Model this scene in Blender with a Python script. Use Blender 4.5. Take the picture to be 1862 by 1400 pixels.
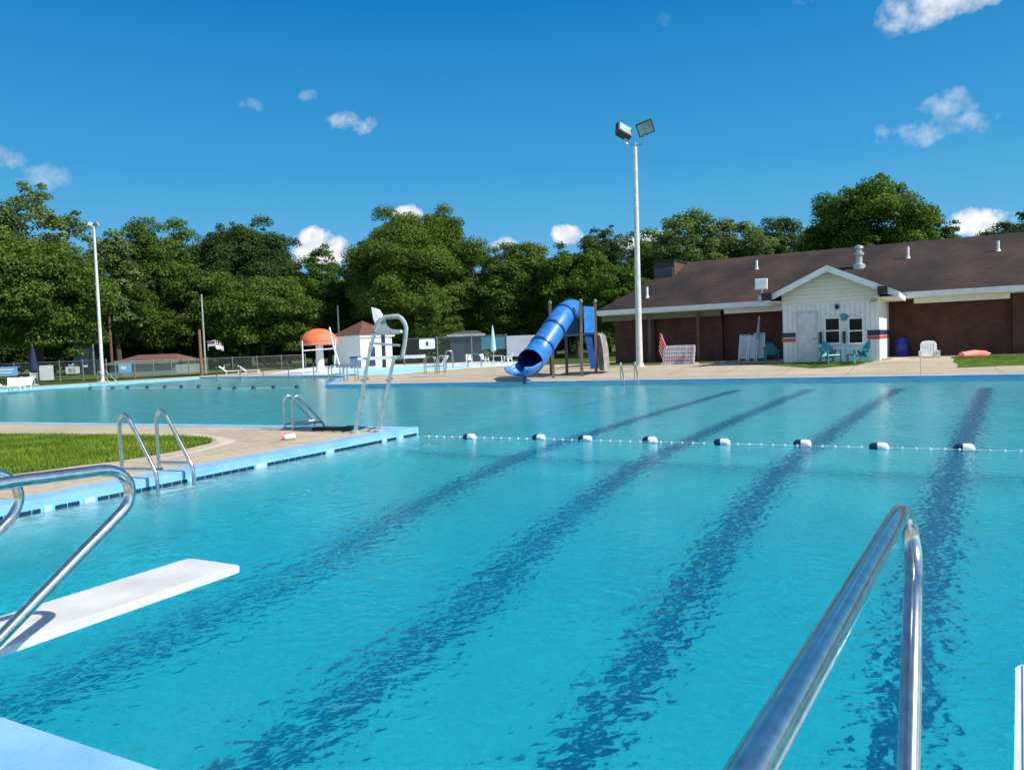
import bpy, math, random
import numpy as np
from mathutils import Vector, Matrix
from mathutils.geometry import tessellate_polygon

S = bpy.context.scene
R = math.radians
PI = math.pi
random.seed(7)
for o in list(bpy.data.objects):
    bpy.data.objects.remove(o)

# ------------------------------------------------------------------ camera
H, PITCH, ROLL, F = 1.6, R(2.78), R(2.2), 1400.0
cf = np.array([0, math.cos(PITCH), -math.sin(PITCH)])
cr0 = np.array([1.0, 0, 0]); cu0 = np.cross(cr0, cf)
cr = math.cos(ROLL)*cr0 - math.sin(ROLL)*cu0
cu = math.cos(ROLL)*cu0 + math.sin(ROLL)*cr0
cam = bpy.data.cameras.new('camera'); cam_o = bpy.data.objects.new('camera', cam)
S.collection.objects.link(cam_o); S.camera = cam_o
cam.sensor_width = 36; cam.lens = 36*F/1862; cam.clip_start = .05; cam.clip_end = 3000
cam_o.matrix_world = Matrix(((cr[0], cu[0], -cf[0], 0), (cr[1], cu[1], -cf[1], 0), (cr[2], cu[2], -cf[2], H), (0, 0, 0, 1)))

# ------------------------------------------------------------------ light
SUN_AZ, SUN_EL = 115, 44
w = bpy.data.worlds.new('World'); S.world = w; w.use_nodes = True
sun = bpy.data.lights.new('sun', 'SUN'); sun.energy = 4.0; sun.angle = R(.53); sun.color = (1, .95, .87)
sun_o = bpy.data.objects.new('sun', sun); S.collection.objects.link(sun_o)
sd = -Vector((math.sin(R(SUN_AZ))*math.cos(R(SUN_EL)), math.cos(R(SUN_AZ))*math.cos(R(SUN_EL)), math.sin(R(SUN_EL))))
sun_o.rotation_euler = sd.to_track_quat('-Z', 'Y').to_euler()
S.view_settings.view_transform = 'Standard'; S.view_settings.look = 'None'
S.view_settings.exposure = 0.75; S.view_settings.gamma = 1
S.cycles.blur_glossy = .7
S.cycles.max_bounces = 10; S.cycles.transmission_bounces = 8; S.cycles.transparent_max_bounces = 16
S.cycles.sample_clamp_indirect = 0


def ray(px, py):
    return cf + (px-931)/F*cr + (700-py)/F*cu


def G(px, py, z=0.0):                       # photo pixel -> point on the level z
    d = ray(px, py); t = (z-H)/d[2]
    return Vector((d[0]*t, d[1]*t, z))


def Y(px, py, y):                           # photo pixel -> point y metres ahead
    d = ray(px, py); t = y/d[1]
    return Vector((d[0]*t, y, H+d[2]*t))


def frame(a):
    a = R(a); return np.array([math.cos(a), -math.sin(a)]), np.array([math.sin(a), math.cos(a)])


A1, A2 = 28.0, 29.5                         # the pool's and the bath house's bearing
ep, el = frame(A1); bp_, bl = frame(A2)


def PW(p, l, z=0.0):
    q = ep*p+el*l; return Vector((q[0], q[1], z))


def BW(p, l, z=0.0):
    q = bp_*p+bl*l; return Vector((q[0], q[1], z))


def PLN(px, py, l, fr=A2):                  # pixel -> (p, l, z) on a vertical plane l = const
    e, q = frame(fr); d = ray(px, py); t = l/(d[:2]@q)
    return float((d[:2]*t)@e), l, float(H+d[2]*t)


def terr(p, l):                             # deck level, rising to the bath house
    t = min(1, max(0, (l-31.5)/5.5)); t = t*t*(3-2*t)
    s = min(1, max(0, (p+22)/7)); return .15+.27*t*s


def GT(px, py, dz=0.0):
    z = .15
    for _ in range(12):
        v = G(px, py, z); q = np.array(v[:2]); z = terr(q@ep, q@el)+dz
    return G(px, py, z)


# ------------------------------------------------------------------ sky and clouds in the world
nt = w.node_tree; N = nt.nodes; LK = nt.links.new
bg = N['Background']; bg.inputs[1].default_value = .10
sky = N.new('ShaderNodeTexSky'); sky.sky_type = 'NISHITA'; sky.sun_disc = False
sky.sun_elevation = R(SUN_EL); sky.sun_rotation = R(SUN_AZ)
sky.air_density = 1.0; sky.dust_density = 0.0; sky.ozone_density = 3.0
hs = N.new('ShaderNodeHueSaturation'); hs.inputs['Saturation'].default_value = 1.05; hs.inputs['Value'].default_value = 1.0
LK(sky.outputs[0], hs.inputs['Color'])
grade = N.new('ShaderNodeMix'); grade.data_type = 'RGBA'; grade.blend_type = 'MULTIPLY'; grade.inputs[0].default_value = 1
grade.inputs[7].default_value = (.95, 1.0, 1.0, 1)
LK(hs.outputs[0], grade.inputs[6])


def math_n(op, a, b=None, c=None):
    n = N.new('ShaderNodeMath'); n.operation = op
    for i, v in enumerate((a, b, c)):
        if v is None: continue
        if isinstance(v, (int, float)): n.inputs[i].default_value = v
        else: LK(v, n.inputs[i])
    return n.outputs[0]


tc = N.new('ShaderNodeTexCoord'); sep = N.new('ShaderNodeSeparateXYZ'); LK(tc.outputs['Generated'], sep.inputs[0])
azn = math_n('ARCTAN2', sep.outputs[0], sep.outputs[1]); eln = math_n('ARCSINE', sep.outputs[2])
ns = N.new('ShaderNodeTexNoise'); ns.inputs['Scale'].default_value = 34; ns.inputs['Detail'].default_value = 9; ns.inputs['Roughness'].default_value = .62
LK(tc.outputs['Generated'], ns.inputs['Vector'])
ns2 = N.new('ShaderNodeTexNoise'); ns2.inputs['Scale'].default_value = 13; ns2.inputs['Detail'].default_value = 6
LK(tc.outputs['Generated'], ns2.inputs['Vector'])
ns3 = N.new('ShaderNodeTexNoise'); ns3.inputs['Scale'].default_value = 46; ns3.inputs['Detail'].default_value = 8; LK(tc.outputs['Generated'], ns3.inputs['Vector'])
nz = math_n('ADD', math_n('MULTIPLY', math_n('SUBTRACT', ns.outputs[0], .5), 3.4), math_n('MULTIPLY', math_n('SUBTRACT', ns2.outputs[0], .5), 1.8))
CLOUDS = [  # pixel x, y, half width, half height, strength, softness
    (455, 190, 40, 16, .55, 1.0), (566, 177, 28, 15, .6, 1.0), (640, 224, 62, 24, .95, .8), (10, 284, 46, 26, .7, 1.0),
    (92, 325, 60, 32, .6, 1.0), (572, 436, 46, 26, 1.3, .5), (606, 444, 40, 20, 1.2, .5), (585, 462, 72, 26, 1.4, .4), (742, 388, 32, 16, 1.4, .4),
    (1032, 426, 34, 20, 1.4, .45), (1182, 432, 30, 16, 1.2, .45), (1150, 445, 60, 18, 1.2, .5), (910, 446, 44, 16, .9, .5),
    (1705, 4, 104, 36, 1.0, .8), (1635, 34, 60, 34, .4, 1.0), (1690, 236, 130, 30, .72, .8), (1728, 194, 60, 30, .62, .9),
    (1215, 35, 44, 26, .25, 1.4), (1768, 406, 66, 26, 1.35, .45), (1480, 0, 60, 12, .4, 1.0)]
def vramp(pts):
    r = N.new('ShaderNodeValToRGB'); e = r.color_ramp.elements; e[0].position, e[0].color = pts[0][0], pts[0][1]+(1,); e[1].position, e[1].color = pts[-1][0], pts[-1][1]+(1,)
    for p_, c_ in pts[1:-1]: q = e.new(p_); q.color = c_+(1,)
    return r


# deep clear blue that pales towards the horizon, over the lower part of the dome
vr = vramp([(0.0, (.95, 2.95, 4.6)), (.10, (.78, 2.75, 4.6)), (.22, (.26, 2.05, 4.1)), (.42, (.0, 1.18, 3.15)), (.6, (.03, 1.0, 2.8))])
LK(sep.outputs[2], vr.inputs[0])
fz_ = N.new('ShaderNodeMapRange'); fz_.interpolation_type = 'SMOOTHSTEP'; fz_.inputs[1].default_value = .40; fz_.inputs[2].default_value = .66; fz_.inputs[3].default_value = .96; fz_.inputs[4].default_value = 0
LK(sep.outputs[2], fz_.inputs[0])
skm = N.new('ShaderNodeMix'); skm.data_type = 'RGBA'; fy_ = N.new('ShaderNodeMapRange'); fy_.interpolation_type = 'SMOOTHSTEP'; fy_.inputs[1].default_value = .30; fy_.inputs[2].default_value = .68; LK(sep.outputs[1], fy_.inputs[0])
LK(math_n('MULTIPLY', fz_.outputs[0], fy_.outputs[0]), skm.inputs[0]); LK(grade.outputs[2], skm.inputs[6]); LK(vr.outputs[0], skm.inputs[7])
tot = None
for (px, py, hw, hh, st, so) in CLOUDS:
    hw, hh = hw*.80, hh*.80
    d = ray(px, py); d = d/np.linalg.norm(d)
    a0, e0 = math.atan2(d[0], d[1]), math.asin(d[2])
    dx = math_n('MULTIPLY', math_n('SUBTRACT', azn, a0), F/hw*math.cos(e0)); dy = math_n('MULTIPLY', math_n('SUBTRACT', eln, e0), F/hh)
    r2 = math_n('ADD', math_n('MULTIPLY', dx, dx), math_n('MULTIPLY', dy, dy))
    m = math_n('SUBTRACT', st, r2)
    m = math_n('ADD', m, math_n('MULTIPLY', nz, 1.25))
    m = math_n('MULTIPLY', math_n('DIVIDE', m, so+.45), min(1, st*.75))
    cl = N.new('ShaderNodeClamp'); LK(m, cl.inputs[0]); cl.inputs[2].default_value = min(1.0, .35+st*.5)
    # a hard limit so that the noise stays near its own cloud
    lim = N.new('ShaderNodeClamp'); LK(math_n('MULTIPLY', math_n('SUBTRACT', 2.4, r2), 1.2), lim.inputs[0])
    v = math_n('MULTIPLY', cl.outputs[0], lim.outputs[0])
    tot = v if tot is None else math_n('MAXIMUM', tot, v)
cm = N.new('ShaderNodeMix'); cm.data_type = 'RGBA'
LK(tot, cm.inputs[0]); LK(skm.outputs[2], cm.inputs[6]); ccr = vramp([(.36, (3.6, 4.0, 4.7)), (.55, (5.9, 5.95, 6.1))]); LK(ns3.outputs[0], ccr.inputs[0]); LK(ccr.outputs[0], cm.inputs[7])
LK(cm.outputs[2], bg.inputs[0])

# ------------------------------------------------------------------ materials
MATS = {}


def mat(name, col, rough=.6, metal=0.0, col2=None, scale=4.0, detail=5, bump=0.0, bscale=None, spec=.4, lo=.35, hi=.65, stretch=None, coat=0.0):
    if name in MATS: return MATS[name]
    m = bpy.data.materials.new(name); m.use_nodes = True; t = m.node_tree; b = t.nodes['Principled BSDF']
    b.inputs['Roughness'].default_value = rough; b.inputs['Metallic'].default_value = metal
    b.inputs['Specular IOR Level'].default_value = spec; b.inputs['Coat Weight'].default_value = coat
    tcn = t.nodes.new('ShaderNodeTexCoord'); v = tcn.outputs['Object']
    if stretch:
        mp = t.nodes.new('ShaderNodeMapping'); mp.inputs['Scale'].default_value = stretch; t.links.new(v, mp.inputs[0]); v = mp.outputs[0]
    n = t.nodes.new('ShaderNodeTexNoise'); n.inputs['Scale'].default_value = scale; n.inputs['Detail'].default_value = detail; t.links.new(v, n.inputs['Vector'])
    r = t.nodes.new('ShaderNodeValToRGB'); r.color_ramp.elements[0].position = lo; r.color_ramp.elements[1].position = hi
    c2 = col2 or tuple(c*.82 for c in col)
    r.color_ramp.elements[0].color = c2+(1,); r.color_ramp.elements[1].color = col+(1,)
    t.links.new(n.outputs[0], r.inputs[0]); t.links.new(r.outputs[0], b.inputs['Base Color'])
    if bump:
        n2 = t.nodes.new('ShaderNodeTexNoise'); n2.inputs['Scale'].default_value = bscale or scale*6; n2.inputs['Detail'].default_value = 4; t.links.new(v, n2.inputs['Vector'])
        bn = t.nodes.new('ShaderNodeBump'); bn.inputs['Strength'].default_value = 1; bn.inputs['Distance'].default_value = bump
        t.links.new(n2.outputs[0], bn.inputs['Height']); t.links.new(bn.outputs[0], b.inputs['Normal'])
    MATS[name] = m
    return m


steel = mat('brushed_steel', (.66, .66, .63), .2, 1.0, (.5, .5, .49), 30, stretch=(1, 1, 1))
steel2 = mat('dull_steel', (.5, .52, .52), .32, 1.0, (.36, .38, .38), 12)
galv = mat('galvanised', (.50, .52, .51), .45, .6, (.36, .38, .37), 8)
fencem = mat('weathered_galvanised', (.24, .25, .24), .6, .4, (.15, .16, .15), 6)
white = mat('white_plastic', (.8, .8, .78), .42, 0, (.7, .7, .68), 5)
whitep = mat('white_paint', (.78, .79, .77), .5, 0, (.7, .71, .69), 3)
cream = mat('cream_siding', (.76, .76, .66), .6, 0, (.70, .70, .60), 3)
polew = mat('pale_pole_paint', (.66, .66, .62), .45, .1, (.52, .52, .5), 3)
black = mat('black_metal', (.02, .02, .022), .45)
navy = mat('navy_fabric', (.012, .02, .06), .8)
navyp = mat('navy_paint', (.015, .03, .10), .5)
redp = mat('red_paint', (.55, .07, .06), .5)
tealp = mat('teal_plastic', (.03, .30, .36), .4, 0, (.02, .24, .30), 5)
slideb = mat('blue_plastic', (.024, .185, .50), .42, 0, (.015, .12, .40), 3, spec=.5)
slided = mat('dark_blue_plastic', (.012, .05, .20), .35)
orange = mat('orange_fabric', (.80, .17, .06), .6, 0, (.68, .13, .05), 4)
coral = mat('coral_vinyl', (.78, .22, .16), .5)
rust = mat('brown_wood', (.17, .08, .05), .75, 0, (.11, .05, .035), 6, stretch=(4, 4, .6))
woodp = mat('weathered_wood', (.16, .13, .10), .85, 0, (.09, .07, .05), 5, stretch=(5, 5, .5))
roofk = mat('brown_shingle_small', (.16, .065, .04), .85, 0, (.10, .04, .03), 5, bump=.01)
grey = mat('grey_fabric', (.40, .42, .45), .85, 0, (.33, .35, .38), 2)
beige = mat('climbing_wall', (.32, .28, .23), .9, 0, (.16, .15, .14), 3.5, bump=.04, bscale=5)
banner = mat('blue_banner', (.17, .45, .72), .6, 0, (.14, .40, .68), 2)
bannerw = mat('white_banner', (.82, .82, .84), .6, 0, (.74, .75, .77), 2)
sky_umb = mat('pale_blue_fabric', (.42, .66, .74), .8)
barrelb = mat('barrel_blue', (.02, .05, .34), .4)
shed = mat('dark_blue_cladding', (.015, .04, .07), .6, 0, (.01, .03, .05), 4)
stoneg = mat('grey_render', (.28, .33, .34), .8, 0, (.23, .28, .29), 2)
blackrub = mat('black_rubber', (.015, .015, .017), .7)
glassd = mat('dark_glass', (.012, .014, .016), .22, 0, (.008, .009, .01), 2, spec=.12)
lens_m = mat('lamp_lens', (.42, .50, .46), .15, 0, (.22, .30, .27), 6, spec=.8)
coping = mat('pale_blue_coping', (.215, .42, .61), .75, 0, (.15, .34, .53), 2.6, detail=9, bump=.003, bscale=40, lo=.3, hi=.62)
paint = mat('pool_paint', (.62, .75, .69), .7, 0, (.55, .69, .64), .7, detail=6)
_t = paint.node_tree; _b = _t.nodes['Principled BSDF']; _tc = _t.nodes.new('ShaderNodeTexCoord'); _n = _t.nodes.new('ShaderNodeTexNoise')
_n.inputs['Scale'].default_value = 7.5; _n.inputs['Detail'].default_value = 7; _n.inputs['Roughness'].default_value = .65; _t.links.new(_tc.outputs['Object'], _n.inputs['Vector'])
_r = _t.nodes.new('ShaderNodeValToRGB'); _r.color_ramp.elements[0].position = .36; _r.color_ramp.elements[0].color = (.50, .62, .68, 1); _r.color_ramp.elements[1].position = .64; _r.color_ramp.elements[1].color = (1.45, 1.34, 1.26, 1)  # mottle standing in for caustic light, painted into the basin colour
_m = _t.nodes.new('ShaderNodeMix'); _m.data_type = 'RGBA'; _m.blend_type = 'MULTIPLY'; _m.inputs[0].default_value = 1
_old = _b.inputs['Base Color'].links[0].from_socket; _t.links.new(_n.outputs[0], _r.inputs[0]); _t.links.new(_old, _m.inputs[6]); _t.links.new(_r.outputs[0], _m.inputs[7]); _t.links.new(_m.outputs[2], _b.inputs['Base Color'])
painthi = mat('pool_rim_paint', (.17, .50, .72), .6, 0, (.13, .44, .66), 2)
lane = mat('lane_paint', (.03, .16, .285), .6)
tile = mat('navy_tile', (.01, .02, .05), .25, 0, (.02, .04, .08), 30)
splash = mat('splash_concrete', (.62, .66, .64), .8, 0, (.52, .58, .58), 1)
splashb = mat('splash_blue', (.33, .62, .70), .7, 0, (.28, .56, .66), 1)
boardm = mat('board_tread', (.58, .57, .555), .75, 0, (.46, .45, .44), 3.5, detail=9, lo=.3, hi=.6, bump=.0015, bscale=260)
boarde = mat('board_edge', (.60, .66, .70), .4)
barkm = mat('bark', (.10, .08, .06), .95, 0, (.05, .04, .03), 6, bump=.03, stretch=(3, 3, .5))


def concrete():
    m = mat('deck_concrete', (.50, .41, .29), .88, 0, (.41, .335, .235), .55, detail=9, bump=.002, bscale=60, lo=.3, hi=.68)
    t = m.node_tree; b = t.nodes['Principled BSDF']; tcn = t.nodes.new('ShaderNodeTexCoord')
    br = t.nodes.new('ShaderNodeTexBrick'); br.offset = 0; br.inputs['Scale'].default_value = 1
    br.inputs['Brick Width'].default_value = 2.4; br.inputs['Row Height'].default_value = 2.4; br.inputs['Mortar Size'].default_value = .014
    br.inputs['Color1'].default_value = (1, 1, 1, 1); br.inputs['Color2'].default_value = (.9, .9, .9, 1); br.inputs['Mortar'].default_value = (.45, .42, .4, 1)
    t.links.new(tcn.outputs['Object'], br.inputs['Vector'])
    mx = t.nodes.new('ShaderNodeMix'); mx.data_type = 'RGBA'; mx.blend_type = 'MULTIPLY'; mx.inputs[0].default_value = 1
    old = b.inputs['Base Color'].links[0].from_socket
    n = t.nodes.new('ShaderNodeTexNoise'); n.inputs['Scale'].default_value = 9; n.inputs['Detail'].default_value = 8; t.links.new(tcn.outputs['Object'], n.inputs['Vector'])
    rr = t.nodes.new('ShaderNodeValToRGB'); rr.color_ramp.elements[0].position = .35; rr.color_ramp.elements[0].color = (.82, .8, .78, 1); rr.color_ramp.elements[1].position = .6
    t.links.new(n.outputs[0], rr.inputs[0])
    mx2 = t.nodes.new('ShaderNodeMix'); mx2.data_type = 'RGBA'; mx2.blend_type = 'MULTIPLY'; mx2.inputs[0].default_value = 1
    t.links.new(old, mx.inputs[6]); t.links.new(br.outputs[0], mx.inputs[7]); t.links.new(mx.outputs[2], mx2.inputs[6]); t.links.new(rr.outputs[0], mx2.inputs[7])
    t.links.new(mx2.outputs[2], b.inputs['Base Color'])
    return m


deckm = concrete()


def brick_mat():
    m = bpy.data.materials.new('red_brick'); m.use_nodes = True; t = m.node_tree; b = t.nodes['Principled BSDF']; b.inputs['Roughness'].default_value = .9
    tcn = t.nodes.new('ShaderNodeTexCoord'); sp = t.nodes.new('ShaderNodeSeparateXYZ'); cb = t.nodes.new('ShaderNodeCombineXYZ')
    t.links.new(tcn.outputs['Object'], sp.inputs[0])
    ad = t.nodes.new('ShaderNodeMath'); ad.operation = 'ADD'; t.links.new(sp.outputs[0], ad.inputs[0]); t.links.new(sp.outputs[1], ad.inputs[1])
    t.links.new(ad.outputs[0], cb.inputs[0]); t.links.new(sp.outputs[2], cb.inputs[1])
    br = t.nodes.new('ShaderNodeTexBrick'); br.inputs['Scale'].default_value = 1; br.inputs['Brick Width'].default_value = .21; br.inputs['Row Height'].default_value = .075; br.inputs['Mortar Size'].default_value = .009
    br.inputs['Color1'].default_value = (.135, .042, .028, 1); br.inputs['Color2'].default_value = (.085, .027, .02, 1); br.inputs['Mortar'].default_value = (.11, .085, .075, 1); br.inputs['Bias'].default_value = -.1
    t.links.new(cb.outputs[0], br.inputs['Vector'])
    n = t.nodes.new('ShaderNodeTexNoise'); n.inputs['Scale'].default_value = 1.2; n.inputs['Detail'].default_value = 6; t.links.new(tcn.outputs['Object'], n.inputs['Vector'])
    rr = t.nodes.new('ShaderNodeValToRGB'); rr.color_ramp.elements[0].position = .3; rr.color_ramp.elements[0].color = (.62, .6, .6, 1); rr.color_ramp.elements[1].position = .65
    t.links.new(n.outputs[0], rr.inputs[0])
    mx = t.nodes.new('ShaderNodeMix'); mx.data_type = 'RGBA'; mx.blend_type = 'MULTIPLY'; mx.inputs[0].default_value = 1
    t.links.new(br.outputs[0], mx.inputs[6]); t.links.new(rr.outputs[0], mx.inputs[7]); t.links.new(mx.outputs[2], b.inputs['Base Color'])
    return m


brick = brick_mat()


def shingle_mat():
    m = mat('brown_shingles', (.072, .038, .026), .9, 0, (.020, .012, .010), .42, detail=10, bump=.006, bscale=14, lo=.36, hi=.64, stretch=(1, .55, 1))
    t = m.node_tree; b = t.nodes['Principled BSDF']; tcn = t.nodes.new('ShaderNodeTexCoord')
    br = t.nodes.new('ShaderNodeTexBrick'); br.inputs['Scale'].default_value = 1; br.inputs['Brick Width'].default_value = .32; br.inputs['Row Height'].default_value = .16; br.inputs['Mortar Size'].default_value = .012
    br.inputs['Color1'].default_value = (1, 1, 1, 1); br.inputs['Color2'].default_value = (.68, .66, .66, 1); br.inputs['Mortar'].default_value = (.5, .48, .48, 1)
    t.links.new(tcn.outputs['Object'], br.inputs['Vector'])
    n = t.nodes.new('ShaderNodeTexNoise'); n.inputs['Scale'].default_value = 5; n.inputs['Detail'].default_value = 9; n.inputs['Roughness'].default_value = .7; t.links.new(tcn.outputs['Object'], n.inputs['Vector'])
    rr = t.nodes.new('ShaderNodeValToRGB'); rr.color_ramp.elements[0].position = .32; rr.color_ramp.elements[0].color = (.6, .58, .58, 1); rr.color_ramp.elements[1].position = .66; rr.color_ramp.elements[1].color = (1.2, 1.15, 1.1, 1)
    t.links.new(n.outputs[0], rr.inputs[0])
    old = b.inputs['Base Color'].links[0].from_socket
    a = t.nodes.new('ShaderNodeMix'); a.data_type = 'RGBA'; a.blend_type = 'MULTIPLY'; a.inputs[0].default_value = 1
    c = t.nodes.new('ShaderNodeMix'); c.data_type = 'RGBA'; c.blend_type = 'MULTIPLY'; c.inputs[0].default_value = 1
    t.links.new(old, a.inputs[6]); t.links.new(br.outputs[0], a.inputs[7]); t.links.new(a.outputs[2], c.inputs[6]); t.links.new(rr.outputs[0], c.inputs[7]); t.links.new(c.outputs[2], b.inputs['Base Color'])
    return m


shingle = shingle_mat()
grass_m = mat('grass', (.10, .17, .015), .9, 0, (.05, .10, .010), 2.2, detail=9, bump=.02, bscale=30, spec=.15)
blade_m = mat('grass_blade', (.165, .235, .016), .7, 0, (.075, .145, .010), 1.1, detail=9, spec=.2, lo=.38, hi=.66)
meadow = mat('rough_grass', (.075, .11, .018), .95, 0, (.035, .055, .012), .25, detail=9, spec=.1)


def mesh_fabric():
    m = bpy.data.materials.new('chain_link'); m.use_nodes = True; t = m.node_tree; b = t.nodes['Principled BSDF']
    b.inputs['Base Color'].default_value = (.20, .21, .20, 1); b.inputs['Metallic'].default_value = .3; b.inputs['Roughness'].default_value = .5
    tcn = t.nodes.new('ShaderNodeTexCoord'); sp = t.nodes.new('ShaderNodeSeparateXYZ'); t.links.new(tcn.outputs['Object'], sp.inputs[0])

    def mm(op, a, c):
        n = t.nodes.new('ShaderNodeMath'); n.operation = op
        for i, q in enumerate((a, c)):
            if isinstance(q, (int, float)): n.inputs[i].default_value = q
            else: t.links.new(q, n.inputs[i])
        return n.outputs[0]
    hx = mm('ADD', sp.outputs[0], sp.outputs[1])
    a = mm('PINGPONG', mm('ADD', hx, sp.outputs[2]), .035); c = mm('PINGPONG', mm('SUBTRACT', hx, sp.outputs[2]), .035)
    k = mm('MAXIMUM', mm('LESS_THAN', a, .0032), mm('LESS_THAN', c, .0032))
    tr = t.nodes.new('ShaderNodeBsdfTransparent'); mx = t.nodes.new('ShaderNodeMixShader')
    t.links.new(k, mx.inputs[0]); t.links.new(tr.outputs[0], mx.inputs[1]); t.links.new(b.outputs[0], mx.inputs[2]); t.links.new(mx.outputs[0], t.nodes['Material Output'].inputs[0])
    return m


chain = mesh_fabric()


def leaf_mat(name, c1, c2, c3):
    m = bpy.data.materials.new(name); m.use_nodes = True; t = m.node_tree; b = t.nodes['Principled BSDF']; b.inputs['Roughness'].default_value = .55; b.inputs['Specular IOR Level'].default_value = .25
    at = t.nodes.new('ShaderNodeAttribute'); at.attribute_name = 'tint'
    r = t.nodes.new('ShaderNodeValToRGB'); r.color_ramp.elements[0].color = c1+(1,); r.color_ramp.elements[1].color = c3+(1,)
    e = r.color_ramp.elements.new(.5); e.color = c2+(1,)
    t.links.new(at.outputs['Fac'], r.inputs[0]); t.links.new(r.outputs[0], b.inputs['Base Color'])
    tl = t.nodes.new('ShaderNodeBsdfTranslucent'); mx = t.nodes.new('ShaderNodeMixShader'); mx.inputs[0].default_value = .4
    t.links.new(r.outputs[0], tl.inputs[0]); t.links.new(b.outputs[0], mx.inputs[1]); t.links.new(tl.outputs[0], mx.inputs[2]); t.links.new(mx.outputs[0], t.nodes['Material Output'].inputs[0])
    return m


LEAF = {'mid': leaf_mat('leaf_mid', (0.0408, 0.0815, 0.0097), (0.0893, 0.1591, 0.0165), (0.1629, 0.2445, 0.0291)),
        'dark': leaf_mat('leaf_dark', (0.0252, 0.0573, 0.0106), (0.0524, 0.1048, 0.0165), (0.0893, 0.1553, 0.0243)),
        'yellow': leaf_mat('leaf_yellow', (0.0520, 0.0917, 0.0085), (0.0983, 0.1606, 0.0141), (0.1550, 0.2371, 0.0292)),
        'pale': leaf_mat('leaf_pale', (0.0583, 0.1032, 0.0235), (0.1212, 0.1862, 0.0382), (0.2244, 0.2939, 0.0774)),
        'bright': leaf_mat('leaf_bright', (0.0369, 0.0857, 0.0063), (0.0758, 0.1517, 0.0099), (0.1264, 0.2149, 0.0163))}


def water_mat():
    m = bpy.data.materials.new('pool_water'); m.use_nodes = True; t = m.node_tree; t.nodes.remove(t.nodes['Principled BSDF'])
    g = t.nodes.new('ShaderNodeBsdfGlass'); g.inputs['Roughness'].default_value = .165; g.inputs['IOR'].default_value = 1.33; g.inputs['Color'].default_value = (1, 1, 1, 1)
    tcn = t.nodes.new('ShaderNodeTexCoord'); prev = None
    for sc, dist, det in ((1.3, .012, 2), (4.6, .012, 2), (10.0, .015, 1), (24.0, .0045, 1)):
        mp = t.nodes.new('ShaderNodeMapping'); mp.inputs['Scale'].default_value = (sc*.9, sc*1.1, sc); mp.inputs['Rotation'].default_value = (0, 0, R(20+sc*7)); t.links.new(tcn.outputs['Object'], mp.inputs[0])
        n = t.nodes.new('ShaderNodeTexNoise'); n.inputs['Scale'].default_value = 1; n.inputs['Detail'].default_value = det; n.inputs['Distortion'].default_value = .4; t.links.new(mp.outputs[0], n.inputs['Vector'])
        bn = t.nodes.new('ShaderNodeBump'); bn.inputs['Strength'].default_value = 1; bn.inputs['Distance'].default_value = dist
        t.links.new(n.outputs[0], bn.inputs['Height'])
        if prev: t.links.new(prev, bn.inputs['Normal'])
        prev = bn.outputs[0]
    t.links.new(prev, g.inputs['Normal']); t.links.new(g.outputs[0], t.nodes['Material Output'].inputs[0])
    va = t.nodes.new('ShaderNodeVolumeAbsorption'); va.inputs['Color'].default_value = (.0, .86, .945, 1); va.inputs['Density'].default_value = .46
    t.links.new(va.outputs[0], t.nodes['Material Output'].inputs['Volume'])
    return m


water_m = water_mat()


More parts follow.
